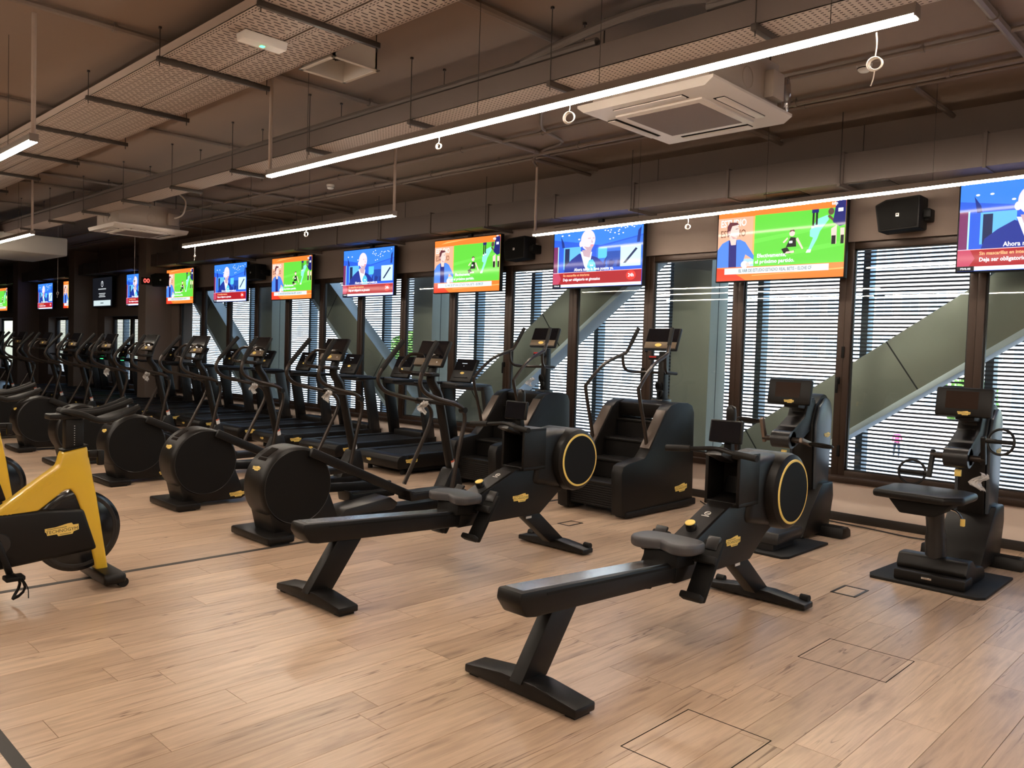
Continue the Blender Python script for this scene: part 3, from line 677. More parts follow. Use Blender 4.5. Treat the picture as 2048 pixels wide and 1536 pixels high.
# pipes
CLIPS = {}
def pipe(pts, r, lab, m=PIPE, name='ceiling_pipe', k=1):
    t = thing(name, lab, 'pipe', (0, 0, 0)); P = sm(pts, k) if k > 1 else [Vector(p) for p in pts]
    G().tube(P, r, 8).obj('pipe_run', m, t)
    for a, b_ in zip(pts, pts[1:]):
        a, b_ = Vector(a), Vector(b_); L = (b_ - a).length; n = int(L / 1.1)
        for j in range(1, n + 1):
            c = a.lerp(b_, j / (n + 1)); d = (b_ - a).normalized(); key = (round(r, 3), round(CZ - c.z, 3), abs(d.x) > .5)
            if key not in CLIPS: CLIPS[key] = G().tube([-d * .012, d * .012], r * 1.35, 8).box(-.006, .006, -.006, .006, 0, CZ - c.z).mesh('pipe_clip', m)
            if -17 < c.x < 1: link('pipe_clip', CLIPS[key], t, c)
for x, y0, r, lab in ((-3.52, -3, .028, 'thick ceiling pipe crossing above the narrow tray by the rowing machines'), (-5.6, -3, .022, 'ceiling pipe crossing above the pole of the long LED line'), (-1.36, 3.5, .026, 'thick bent ceiling pipe past the smoke detector'), (-8.0, -3, .018, 'ceiling pipe crossing above the near treadmills'),
                      (-10.1, -3, .020, 'ceiling pipe crossing before the second air conditioner'), (-11.25, -3, .020, 'ceiling pipe crossing above the second air conditioner'), (-12.05, -3, .018, 'ceiling pipe crossing beyond the second air conditioner'), (-14.2, -3, .018, 'ceiling pipe crossing over the far ellipticals')):
    pipe([(x, y0, CZ - r - .012), (x, 7.0, CZ - r - .012)], r, lab)
pipe([(-29, 5.54, 3.395), (3.6, 5.54, 3.395)], .017, 'thin ceiling conduit passing the smoke detectors')
pipe([(-29, 6.07, 3.385), (3.6, 6.07, 3.385)], .022, 'inner one of two parallel conduits near the window wall')
pipe([(-29, 6.22, 3.395), (3.6, 6.22, 3.395)], .014, 'outer one of two parallel conduits near the window wall')
pipe([(-4.6, 5.0, 3.40), (-5.0, 5.45, 3.40), (-5.15, 5.9, 3.40), (-5.5, 6.03, 3.40), (-5.85, 6.25, 3.395), (-5.93, 6.40, 3.36)], .013, 'bent conduit leading to the screen LED line pole', k=4)
for i, x in enumerate((-2.1, -3.55, -5.8, -10.35, -12.2)):
    pipe([(x, 6.2, 3.385), (x, 7.13, 3.385)], .02, 'short ceiling pipe ending at the window wall, %s from the right wall' % ORD[i])
# smoke detectors
def detector(x, y, lab):
    t = thing('smoke_detector', lab, 'smoke detector', (x, y, CZ)); G().lathe([(-.02, .05), (0, .05)], (0, 0, 0), 'z', 28).obj('base', WHT, t)
    G().lathe([(-.062, .016), (-.058, .030), (-.045, .043), (-.024, .047), (-.02, .045)], (0, 0, 0), 'z', 28).obj('sensor_head', WHT, t)
    G().lathe([(-.040, .0455), (-.034, .0466)], (0, 0, 0), 'z', 28).obj('vent_gap', HOLE, t)
detector(-2.24, 5.66, 'white smoke detector on the ceiling above the arm ergometers'); detector(-8.95, 5.82, 'white smoke detector on the ceiling above the treadmills')
# emergency light and junction box
t = thing('emergency_light', 'white emergency light with a green lamp under the slotted tray', 'emergency light', (-4.60, 2.49, 3.187))
G().prism([(-.045, 0), (.045, 0), (.06, .05), (-.06, .05)], -.14, .14, 'y', .006).obj('case', WHT, t); G().box(-.012, .012, -.012, .012, -.004, 0).obj('green_lamp', GREENL, t)
t = thing('junction_box', 'white open junction box with loose wiring on the ceiling', 'junction box', (-4.74, 3.13, 3.25))
g = G()
for a, b_, c, d in ((-.19, .19, -.17, -.155), (-.19, .19, .155, .17), (-.19, -.175, -.17, .17), (.175, .19, -.17, .17)): g.box(a, b_, c, d, 0, .18)
g.obj('box_wall', WHT, t); g = G()
for a, b_, c, d in ((-.205, .205, -.185, -.155), (-.205, .205, .155, .185), (-.205, -.175, -.185, .185), (.175, .205, -.185, .185)): g.box(a, b_, c, d, -.008, 0, .002)
g.obj('rim', WHT, t); g = G(); rr = random.Random(3)
for k in range(7): g.tube(sm([(rr.uniform(-.12, .05), rr.uniform(-.1, .12), .17), (rr.uniform(-.12, .1), rr.uniform(-.1, .1), .08), (rr.uniform(-.12, .1), rr.uniform(-.1, .1), .06), (rr.uniform(-.1, .1), rr.uniform(-.1, .1), .17)], 4), .006, 6)
g.box(-.10, .04, -.02, .10, .10, .17, .004); g.obj('wiring', BLK2, t); G().box(.03, .06, -.05, -.02, .09, .12).obj('connector', ORL, t)
# air conditioners
ACW = mat('ac_panel', (.62, .56, .51), .5); ACG = mat('ac_grille', (.20, .15, .13), .7, bump=.6, bscale=260); CARD = mat('ac_case_sheet', (.36, .29, .24), .7)
def ac(x, y, z, lab, s=.95, foil=False):
    t = thing('ceiling_cassette', lab, 'air conditioner', (x, y, z)); h = s / 2
    G().prism([(-h, .035), (-h + .05, .0), (h - .05, .0), (h, .035), (h, .05), (-h, .05)], -h, h, 'y').obj('panel', ACW, t)
    p = kids(t)[0]; p.data.transform(Matrix.Identity(4))
    G().box(-.30, .30, -.30, .30, -.012, .002, .003).obj('grille_frame', ACW, t); G().box(-.25, .25, -.25, .25, -.014, -.011).obj('air_grille', ACG, t)
    for a in range(4):
        M = Matrix.Rotation(a * math.pi / 2, 4, 'Z'); G().box(-.24, .24, .335, .405, -.003, .004, M=M).obj('outlet_slot', HOLE, t); G().box(-.235, .235, .352, .405, -.010, -.003, .002, M=M).obj('louvre_flap', ACW, t)
    G().box(-.40, .40, -.40, .40, .05, .34, .004).obj('case', CARD, t)
    for yy, xx in ((-.402, 0),):
        g = G(); g.ring((.05, -.403, .17), .075, .0025, (0, 1, 0), 24, 4); g.box(-.14, -.135, -.404, -.40, .10, .24); g.box(-.14, -.09, -.404, -.40, .10, .105); g.obj('pressed_mark', CARD, t)
    G().ring((.403, .02, .17), .06, .0025, (1, 0, 0), 24, 4).obj('pressed_mark', CARD, t)
    for sx in (-.36, .36):
        for sy in (-.36, .36): G().cyl((sx, sy, .3), (sx, sy, CZ - z), .005, n=6).obj('hanger_rod', ROD, t)
    G().box(.40, .46, .22, .36, .10, .26, .005).obj('valve_box', CARD, t)
    if foil:
        b = bmesh.new(); bmesh.ops.create_icosphere(b, subdivisions=3, radius=.05); rr = random.Random(2)
        for v in b.verts: v.co = Vector((v.co.x * .6, v.co.y * .6, v.co.z * 2.2)) * rr.uniform(.75, 1.15)
        g = G(); g.add(b, 0, Matrix.Translation((.44, .42, .16))); g.obj('foil_wrap', mat('crumpled_foil', (.6, .56, .55), .22, 1.), t)
    if not foil: G().tube(sm([(.44, .3, .2), (.62, .34, .24), (.66, .36, .42), (.5, .3, .55)], 5), .011, 8).obj('refrigerant_pipe', CAB, t)
    return t
ac(-2.78, 4.31, 2.85, 'ceiling air conditioner cassette between the LED lines over the rowing machines', .93, True)
ac(-11.55, 4.46, 2.85, 'ceiling air conditioner cassette hung over the far treadmills', .97)
t = thing('ceiling_fan_unit', 'pale boxy ventilation unit hung in the dim far end', 'ventilation unit', (-15.6, 4.0, 2.72))
G().box(-.9, .9, -.55, .55, 0, .30, .03).obj('case', mat('unit_case', (.50, .47, .42), .6), t)
for sx in (-.8, .8):
    for sy in (-.5, .5): G().cyl((sx, sy, .28), (sx, sy, CZ - 2.72), .006, n=6).obj('hanger_rod', ROD, t)
G().tube(sm([(.5, -.56, .2), (.3, -.62, .05), (0, -.6, -.02), (-.3, -.58, .1)], 5), .008, 6).obj('loose_cable', CAB, t)

# ================================================================== FLOOR DETAILS
TAPE = mat('black_tape', (.022, .018, .015), .55)
tag(G().box(-5.03, -4.985, .82, 7.1, 0, .0012).obj('floor_tape', TAPE), 'black tape line on the floor running under the yellow bike to the windows', 'tape')
tag(G().box(-9, -2.2, .755, .80, 0, .0012).obj('floor_tape', TAPE), 'short black tape line on the floor before the yellow bikes', 'tape')
def hatch(x0, x1, y0, y1, lab):
    g = G(); w = .004
    for a, b_, c, d in ((x0, x1, y0, y0 + w), (x0, x1, y1 - w, y1), (x0, x0 + w, y0, y1), (x1 - w, x1, y0, y1)): g.box(a, b_, c, d, -.002, .0008)
    tag(g.obj('floor_hatch', HOLE), lab, 'floor hatch')
hatch(-1.64, -1.236, 3.69, 4.06, 'thin square outline of a floor hatch before the arm ergometer with a seat'); hatch(-1.68, -1.326, 2.35, 2.80, 'thin outline of a floor hatch beside the rear foot of a rowing machine')
def fbox(x0, x1, y0, y1, lab):
    t = thing('floor_box', lab, 'floor box', (x0, y0, 0)); w = .014; X, Y = x1 - x0, y1 - y0; g = G()
    for a, b_, c, d in ((0, X, 0, w), (0, X, Y - w, Y), (0, w, 0, Y), (X - w, X, 0, Y)): g.box(a, b_, c, d, 0, .003)
    g.obj('frame', SATIN, t); G().box(w + .002, X - w - .002, w + .002, Y - w - .002, 0, .0015).obj('lid', WOOD, t)
fbox(-1.985, -1.835, 4.88, 5.10, 'rectangular floor socket box between rowing machine and arm ergometer'); fbox(-4.305, -4.18, 5.03, 5.21, 'rectangular floor socket box behind the stair climber')
CORD = mat('black_cord', (.012, .011, .011), .5)
g = G(); rr = random.Random(5)
pts = []
for k in range(34):
    a = k * .62; r_ = .14 + .05 * rr.random(); pts.append((-3.72 + r_ * 1.0 * math.cos(a), 6.72 + r_ * .9 * math.sin(a), .008 + .0009 * k))
tag(g.tube(sm([(-4.1, 6.9, .008), (-3.9, 6.75, .008)] + pts + [(-3.4, 6.95, .02), (-3.2, 7.05, .012)], 3), .006, 6).obj('coiled_cable', CORD), 'black cable coiled on the floor beside the stair climber', 'cable')
tag(G().tube(sm([(-3.2, 7.05, .008), (-2.6, 6.98, .008), (-2.2, 6.9, .008), (-1.95, 6.93, .008), (-1.7, 6.8, .008)], 6), .006, 6).obj('power_cable', CORD), 'black cable on the floor behind the arm ergometer with a seat', 'cable')
tag(G().tube(sm([(-1.4, 6.75, .008), (-1.2, 6.9, .008), (-1.05, 6.8, .008), (-.7, 6.95, .008), (0, 7.05, .008)], 6), .006, 6).obj('power_cable', CORD), 'black cable on the floor running off beside the last arm ergometer', 'cable')

# ================================================================== MACHINES
def yz(y0, *pts): return [(y - y0, z) for y, z in pts]
def foot_bar(hw, dy, h0, h1):
    return G().prism([(-hw, .012), (hw, .012), (hw, h0), (.09, h1), (-.09, h1), (-hw, h0)], -dy, dy, 'y', .008)
def rower(x, lab):
    y0 = 2.43; t = thing('rowing_machine', lab, 'rowing machine', (x, y0, 0), group='rowing machines')
    foot_bar(.31, .062, .048, .075).obj('rear_foot', BLK, t)
    g = G()
    for s in (-.27, .27): g.box(s - .025, s + .025, -.045, .045, 0, .014)
    g.obj('foot_pad', RUB, t)
    G().prism(yz(y0, (2.355, .06), (2.515, .06), (2.725, .35), (2.555, .35)), -.034, .034, 'x', .006).obj('rear_leg', BLK, t)
    G().prism(yz(y0, (2.31, .452), (2.30, .405), (2.345, .345), (2.40, .335), (3.62, .283), (3.62, .375)), -.068, .068, 'x', .012).obj('rail', BLK, t)
    G().prism(yz(y0, (2.335, .4500), (3.60, .3755), (3.60, .3790), (2.335, .4535)), -.050, .050, 'x').obj('rail_top', ALU, t)
    for s in (-1, 1): G().prism(yz(y0, (2.46, .415), (3.6, .357), (3.6, .368), (2.46, .426)), s * .0675, s * .0695, 'x').obj('rail_groove', BLK2, t)
    body = yz(y0, (3.40, .285), (4.16, .285), (4.34, .41), (4.55, .50), (4.50, .70), (4.34, .83), (4.15, .85), (4.14, .66), (3.97, .632), (3.90, .605), (3.54, .455), (3.42, .40))
    G().prism(body, -.072, .072, 'x', .010).obj('main_body', BLK, t)
    G().box(-.062, .062, 3.55 - y0, 3.9 - y0, 0, .004, 0, M=Matrix.Translation((0, 0, 0))).obj('ridge_strip', SATIN, t)
    r_ = kids(t)[-1]; r_.data.transform(Matrix.Translation((0, 3.545 - y0, .4615)) @ Matrix.Rotation(math.atan2(.15, .36), 4, 'X') @ Matrix.Translation((0, -(3.55 - y0), 0)))
    G().prism(yz(y0, (4.00, .30), (4.17, .30), (4.47, .055), (4.31, .055)), -.036, .036, 'x', .006).obj('front_leg', BLK, t)
    G().box(.0365, .0375, 4.055 - y0, 4.11 - y0, .255, .27).obj('leg_label', PAPER, t)
    M = Matrix.Translation((0, 4.405 - y0, 0)); g = G(); g.prism([(-.31, .012), (.31, .012), (.31, .045), (.09, .07), (-.09, .07), (-.31, .045)], -.055, .055, 'y', .008, M=M); g.obj('front_foot', BLK, t)
    for s in (-1, 1): G().cyl((s * .24, 4.45 - y0, .055), (s * .29, 4.45 - y0, .055), .022, n=14).obj('transport_wheel', RUB, t)
    # throat
    g = G()
    for a, b_, c, d in ((-.105, -.085, .60, .88), (.085, .105, .60, .88), (-.105, .105, .86, .88), (-.105, .105, .60, .625)): g.box(a, b_, 3.94 - y0, 4.16 - y0, c, d, .004)
    g.obj('throat_frame', BLK, t); G().box(-.085, .085, 4.11 - y0, 4.13 - y0, .62, .86).obj('throat_recess', HOLE, t)
    G().prism(yz(y0, (4.06, .50), (4.46, .43), (4.46, .86), (4.24, .855), (4.13, .84)), -.100, .100, 'x', .045, seg=4).obj('drum_shroud', BLK, t)
    c = (0, 4.46 - y0, .645)
    G().lathe([(-.185, .17), (-.182, .19), (-.165, .212), (-.14, .220), (.12, .220), (.145, .212), (.160, .192), (.162, .185)], c, 'x', 56).obj('flywheel_drum', BLK, t)
    G().lathe([(.160, .172), (.166, .172), (.166, .184), (.160, .187)], c, 'x', 56).obj('drum_ring', LOGY, t)
    G().lathe([(.160, .171), (.1675, .171), (.1675, .02)], c, 'x', 48).obj('drum_face', BLK2, t)
    # handle and holder
    G().tube(sm([(-.27, 3.80 - y0, .895), (-.12, 3.825 - y0, .905), (0, 3.86 - y0, .915), (.12, 3.825 - y0, .905), (.27, 3.80 - y0, .895)], 4), .012, 10).obj('handle_bar', BLK, t)
    for s in (-1, 1): G().cyl((s * .27, 3.80 - y0, .895), (s * .13, 3.823 - y0, .904), .0175, n=12).obj('handle_grip', RUB, t)
    G().prism(yz(y0, (3.83, .885), (3.99, .83), (4.03, .87), (3.88, .925)), -.05, .05, 'x', .006).obj('handle_holder', SATIN, t)
    G().prism(yz(y0, (3.98, .87), (4.03, .87), (4.01, 1.0), (3.985, 1.0)), -.022, .022, 'x', .004).obj('monitor_arm', BLK, t)
    m = Matrix.Translation((0, 3.965 - y0, 1.0)) @ Matrix.Rotation(R(-8), 4, 'X')
    G().box(-.098, .098, -.012, .012, -.062, .062, .008, M=m).obj('monitor', BLK, t)
    G().box(-.088, .088, -.0135, -.0122, -.054, .054, M=m).obj('monitor_screen', SCR, t)
    G().tube([(0, 4.01 - y0, .99), (0, 4.01 - y0, 1.10), (0, 4.005 - y0, 1.125), (0, 3.995 - y0, 1.135)], [.027, .027, .026, .012], 14).obj('sensor_post', BLK, t)
    # seat
    G().prism(yz(y0, (3.36, .372), (3.54, .362), (3.53, .44), (3.37, .445)), -.098, .098, 'x', .01).obj('seat_carriage', BLK2, t)
    out = []
    for k in range(40):
        a = 2 * math.pi * k / 40; ca, sa = math.cos(a), math.sin(a)
        x_ = .185 * math.copysign(abs(ca) ** .62, ca); y_ = .115 * math.copysign(abs(sa) ** .7, sa)
        if sa < 0: y_ += .055 * math.exp(-(x_ / .06) ** 2)
        out.append((x_, 3.43 - y0 + y_))
    G().prism(out, .445, .498, 'z', .016, seg=3, bang=60).obj('seat', SEATG, t)
    for s in (-1, 1):
        m = Matrix.Translation((s * .155, 3.53 - y0, .345)) @ Matrix.Rotation(R(-33), 4, 'X')
        f = G().box(-.055, .055, -.012, .018, -.155, .165, .012, M=m).obj('footrest', BLK2, t)
        G().box(-.058, .058, -.06, -.01, -.165, -.13, .010, M=m).obj('heel_cup', RUB, f)
        G().box(-.062, .062, -.05, -.02, .03, .07, .008, M=m).obj('foot_strap', RUB, f)
        G().box(-.035, .035, -.018, .0, .11, .185, .006, M=m).obj('slider_tab', SATIN, f)
    m = Matrix.Translation((0, 3.655 - y0, .50)) @ Matrix.Rotation(R(22), 4, 'X')
    k = G().lathe([(-.005, .026), (.045, .030), (.05, .028)], (0, 0, 0), 'z', 24, M=m).obj('resistance_knob', GLB, t)
    G().lathe([(.05, .027), (.054, .026)], (0, 0, 0), 'z', 24, M=m).obj('knob_cap', LOGY, k)
    g = G(); m = Matrix.Translation((0, 3.80 - y0, .572)) @ Matrix.Rotation(math.atan2(.15, .36), 4, 'X')
    g.box(-.022, .022, -.024, -.019, 0, .002, M=m); g.tube([m @ Vector((.016 * math.cos(a * .4), .006 + .016 * math.sin(a * .4), .001)) for a in range(16)], .0022, 4, closed=True); g.box(-.012, .012, .004, .008, 0, .002, M=m); g.obj('printed_mark', WHT, t)
    logo(t, Vector((.0725, 3.955 - y0, .415)), .15, (0, 1, 0), (0, 0, 1))
    return t
rw = rower(-2.215, 'black rowing machine standing nearer the arm ergometers')
dup(rw, (-3.79, 2.43, 0), 0, 'black rowing machine beside the row of ellipticals')

def bag(x, y, z, lab, s=1.):
    b = bmesh.new(); bmesh.ops.create_icosphere(b, subdivisions=3, radius=.05 * s); rr = random.Random(int(abs(x) * 100 + y * 10))
    for v in b.verts:
        k = rr.uniform(.6, 1.25); v.co = Vector((v.co.x * .8 * k, v.co.y * .8 * k, v.co.z * (1.5 if v.co.z < 0 else .9) * k)); v.co.x += .03 * math.sin(v.co.z * 60)
    g = G(); g.add(b); o = g.obj('plastic_bag', FILM, None, 15, (x, y, z)); return tag(o, lab, 'plastic bag')

def elliptical(x, lab):
    y0 = 2.9; t = thing('elliptical_trainer', lab, 'elliptical trainer', (x, y0, 0), group='row of elliptical trainers')
    G().box(-.28, .26, 2.83 - y0, 3.04 - y0, .008, .062, .014).obj('rear_foot', BLK, t)
    g = G()
    for s in (-.24, .22): g.box(s - .03, s + .03, 2.86 - y0, 3.0 - y0, 0, .010)
    g.obj('foot_pad', RUB, t)
    c = (0, 3.13 - y0, .375)
    G().lathe([(-.145, .255), (-.140, .272), (-.125, .283), (-.10, .288), (.10, .288), (.125, .283), (.14, .272), (.145, .262)], c, 'x', 64).prism(yz(y0, (2.945, .06), (2.91, .20), (3.10, .30), (3.40, .30), (3.50, .055), (3.46, .035), (2.97, .035)), -.138, .138, 'x', .012).obj('drum_housing', BLK, t)
    G().lathe([(.143, .264), (.1465, .264), (.1465, .02)], c, 'x', 56).obj('side_disc', BLK2, t)
    G().ring((.1455, 3.13 - y0, .375), .266, .0025, (1, 0, 0), 56, 5).obj('disc_rim', SATIN, t)
    m = Matrix.Translation((0, 3.13 - y0, .375)) @ Matrix.Rotation(R(-52), 4, 'X')
    G().box(-.055, .055, -.012, .012, .280, .2895, .002, M=Matrix.Translation((0, 3.13 - y0, .375)) @ Matrix.Rotation(R(46), 4, 'X')).box(-.045, .045, -.05, .05, .286, .2892, .001, M=Matrix.Translation((0, 3.13 - y0, .375)) @ Matrix.Rotation(R(32), 4, 'X')).obj('rear_slot', HOLE, t)
    a = R(62); n = Vector((0, -math.sin(a), math.cos(a))); u = Vector((0, math.cos(a), math.sin(a)))
    logo(t, Vector((0, 3.13 - y0, .375)) + n * .2885, .10, (1, 0, 0), u)
    logo(t, Vector((.139, 3.415 - y0, .078)), .135, (0, 1, .03), (0, -.03, 1))
    G().box(-.075, .075, 3.45 - y0, 4.78 - y0, .04, .115, .01).obj('base_beam', BLK, t)
    foot = G(); foot.prism([(-.28, .008), (.28, .008), (.28, .045), (.1, .065), (-.1, .065), (-.28, .045)], 4.66 - y0, 4.80 - y0, 'y', .01); foot.obj('front_foot', BLK, t)
    G().prism(yz(y0, (3.48, .10), (4.02, .10), (4.06, .15), (3.98, .205), (3.56, .155)), -.12, .12, 'x', .012).obj('slide_cover', SATIN, t)
    for s, p in ((1, ((3.22, .615), (4.14, .205))), (-1, ((3.10, .30), (4.20, .245)))):
        (ya, za), (yb, zb) = p; L = math.hypot(yb - ya, zb - za); a = math.atan2(zb - za, yb - ya)
        m = Matrix.Translation((s * .175, ya - y0, za)) @ Matrix.Rotation(a, 4, 'X')
        G().box(-.018, .018, -.02, L, -.036, .036, .012, M=m).obj('link_arm', BLK, t)
    for s, ya, yb, z in ((1, 4.08, 4.52, .235), (-1, 3.74, 4.18, .215)):
        p = G().prism(yz(y0, (ya, z - .06), (yb, z - .05), (yb + .02, z + .005), (ya + .03, z), (ya, z + .03), (ya - .02, z + .03)), s * .15 - .085 + (.02 * s), s * .15 + .085 + (.02 * s), 'x', .010).obj('pedal', BLK, t)
        G().box(s * .17 - .07, s * .17 + .07, ya + .05 - y0, yb - .02 - y0, z + .001, z + .007).obj('pedal_pad', SATIN, p)
    G().prism(yz(y0, (4.52, .10), (4.82, .10), (4.80, .24), (4.76, .37), (4.67, .37)), -.07, .07, 'x', .015).obj('mast_boot', BLK, t)
    G().tube(sm([(0, 4.735 - y0, .30), (0, 4.70 - y0, .42), (0, 4.58 - y0, .90), (0, 4.54 - y0, 1.02), (0, 4.47 - y0, 1.12), (0, 4.475 - y0, 1.20), (0, 4.50 - y0, 1.27)], 4), .046, 12, flat=.8).obj('mast', BLK, t)
    G().tube([(0, 4.716 - y0, .375), (0, 4.704 - y0, .42)], .0475, 12, flat=.82).obj('warning_label', PAPER, t)
    G().tube([(0, 4.704 - y0, .42), (0, 4.700 - y0, .435)], .0475, 12, flat=.82).obj('warning_label', ORL, t)
    G().cyl((-.25, 4.535 - y0, .945), (.25, 4.535 - y0, .945), .024, n=14).obj('pivot_axle', BLK, t)
    arms = ((.255, ((4.50, .21), (4.545, .42), (4.585, .61), (4.63, .80), (4.61, .89), (4.53, .94), (4.33, .99), (4.20, 1.04), (4.14, 1.11), (4.155, 1.20), (4.20, 1.29), (4.256, 1.386), (4.304, 1.452))),
            (-.255, ((4.41, .217), (4.56, .50), (4.69, .76), (4.67, .88), (4.55, .935), (4.33, .985), (4.175, 1.03), (4.105, 1.12), (4.14, 1.21), (4.20, 1.28), (4.28, 1.37), (4.356, 1.454))))
    for s, pp in arms:
        P = [(s, y - y0, z) for y, z in pp]; a = G().tube(sm(P, 4), .0185, 10).obj('moving_arm', TUBE, t)
        G().tube(sm(P[-4:], 4), .0220, 10).obj('arm_grip', RUB, a)
        j = P[4]; G().tube([(s - .03, j[1], j[2]), (s + .028, j[1], j[2])], .026, 12).obj('arm_joint', BLK, a)
    for s in (-1, 1):
        G().tube(sm([(s * .05, 4.46 - y0, 1.185), (s * .13, 4.34 - y0, 1.19), (s * .145, 4.255 - y0, 1.20), (s * .145, 4.25 - y0, 1.245), (s * .145, 4.34 - y0, 1.335), (s * .12, 4.42 - y0, 1.345), (s * .08, 4.49 - y0, 1.33)], 4), .014, 8).obj('fixed_handle', TUBE, t)
    m = Matrix.Translation((0, 4.47 - y0, 1.350)) @ Matrix.Rotation(R(-24), 4, 'X')
    cn = G().box(-.185, .185, -.012, .022, -.115, .125, .012, M=m).obj('console', BLK, t)
    G().box(-.172, .172, -.0145, -.0122, -.042, .115, M=m).obj('console_screen', SCR, cn)
    G().box(-.176, .176, -.0165, -.0122, -.108, -.046, .002, M=m).obj('console_panel', mat('bronze_panel', (.16, .115, .075), .45, .3), cn)
    lo = logo(cn, m @ Vector((-.01, -.0167, -.077)), .075, (1, 0, 0), m.to_3x3() @ Vector((0, 0, 1)), OVAL)
    G().lathe([(0, .007), (.003, .006)], (0, 0, 0), 'y', 12, M=m @ Matrix.Translation((.12, -.0195, -.077))).obj('start_button', WHT, cn)
    G().box(-.12, .12, 4.34 - y0, 4.46 - y0, 1.165, 1.195, .006).obj('bottle_tray', BLK, t)
    return t
el = elliptical(-5.28, 'black elliptical trainer first in the row, beside the rowing machines')
EX = [-5.28 - 1.462 * k for k in range(10)]
for k in range(1, 10): dup(el, (EX[k], 2.9, 0), 0, 'black elliptical trainer, %s in its row counting from the rowing machines' % ORD[k])
for k in (0, 1, 2, 4, 5): bag(EX[k] - .10, 4.47, .91, 'crumpled clear plastic bag on the handlebar pivot of the %s elliptical' % ORD[k], .95)

def treadmill(x, lab):
    y0 = 5.45; t = thing('treadmill', lab, 'treadmill', (x, y0, 0), group='row of treadmills')
    G().prism(yz(y0, (5.45, .09), (5.445, .16), (5.47, .205), (5.51, .222), (5.60, .222), (5.60, .075), (5.47, .075)), -.40, .40, 'x', .008).obj('rear_cover', BLK, t)
    for s in (-1, 1): G().prism(yz(y0, (5.60, .075), (7.02, .075), (7.02, .235), (5.60, .222)), s * .40, s * .285, 'x', .008).obj('side_rail', BLK, t)
    G().prism(yz(y0, (5.53, .10), (7.0, .10), (7.0, .218), (5.53, .206)), -.285, .285, 'x').obj('belt', RUB, t)
    G().box(-.36, .36, 5.62 - y0, 6.95 - y0, .03, .09).obj('underframe', BLK2, t)
    for s in (-1, 1):
        for yy in (5.6, 6.8): G().cyl((s * .30, yy - y0, 0), (s * .30, yy - y0, .05), .028, n=12).obj('foot', RUB, t)
    G().box(-.30, .30, 6.84 - y0, 7.04 - y0, .10, .30, .03).obj('motor_hood', BLK, t)
    for s in (-1, 1):
        G().prism(yz(y0, (6.86, .10), (7.02, .10), (6.96, .45), (6.875, .90), (6.84, .985), (6.70, .985), (6.715, .90), (6.80, .45)), s * .40, s * .335, 'x', .014).obj('upright', SATIN if s > 0 else BLK, t)
        G().box(s * .40 if s < 0 else .355, -.355 if s < 0 else .40, 6.28 - y0, 6.76 - y0, .955, .990, .012).obj('handrail', BLK, t)
    G().box(-.40, .40, 6.70 - y0, 6.84 - y0, .905, .990, .022).obj('crossbar', SATIN, t)
    m = Matrix.Translation((0, 6.745 - y0, 1.13)) @ Matrix.Rotation(R(-26), 4, 'X')
    cn = G().box(-.185, .185, -.014, .03, -.145, .165, .012, M=m).obj('console', BLK, t)
    G().box(-.168, .168, -.017, -.0142, .005, .155, M=m).obj('console_screen', SCR, cn)
    G().box(-.06, .03, -.0185, -.0172, .095, .102, M=m).box(-.02, -.01, -.0185, -.0172, .06, .066, M=m).obj('screen_text', emis('console_text', (.7, .75, .8), .5), cn)
    logo(cn, m @ Vector((.0, -.0150, -.03)), .07, (1, 0, 0), m.to_3x3() @ Vector((0, 0, 1)), OVAL)
    G().box(-.12, .12, -.03, -.014, -.095, -.085, .002, M=m).obj('button_ledge', SATIN, cn)
    logo(t, Vector((-.12, 5.4465 - y0, .135)), .085, (1, 0, 0), (0, 0, 1)); logo(t, Vector((.4005, 5.64 - y0, .155)), .16, (0, 1, 0), (0, 0, 1))
    return t
tm = treadmill(-7.36, 'black treadmill first in its row, beside the stair climbers')
TX = [-7.36 - 1.196 * k for k in range(13)]
for k in range(1, 13): 
    d = dup(tm, (TX[k], 5.45, 0), 0, 'black treadmill, %s in its row counting from the stair climbers' % ORD[k])
    if k in (8, 9, 10): G().box(-.08, .08, 6.69 - 5.45, 6.70 - 5.45, .93, .945).obj('status_light', GREENL, d)

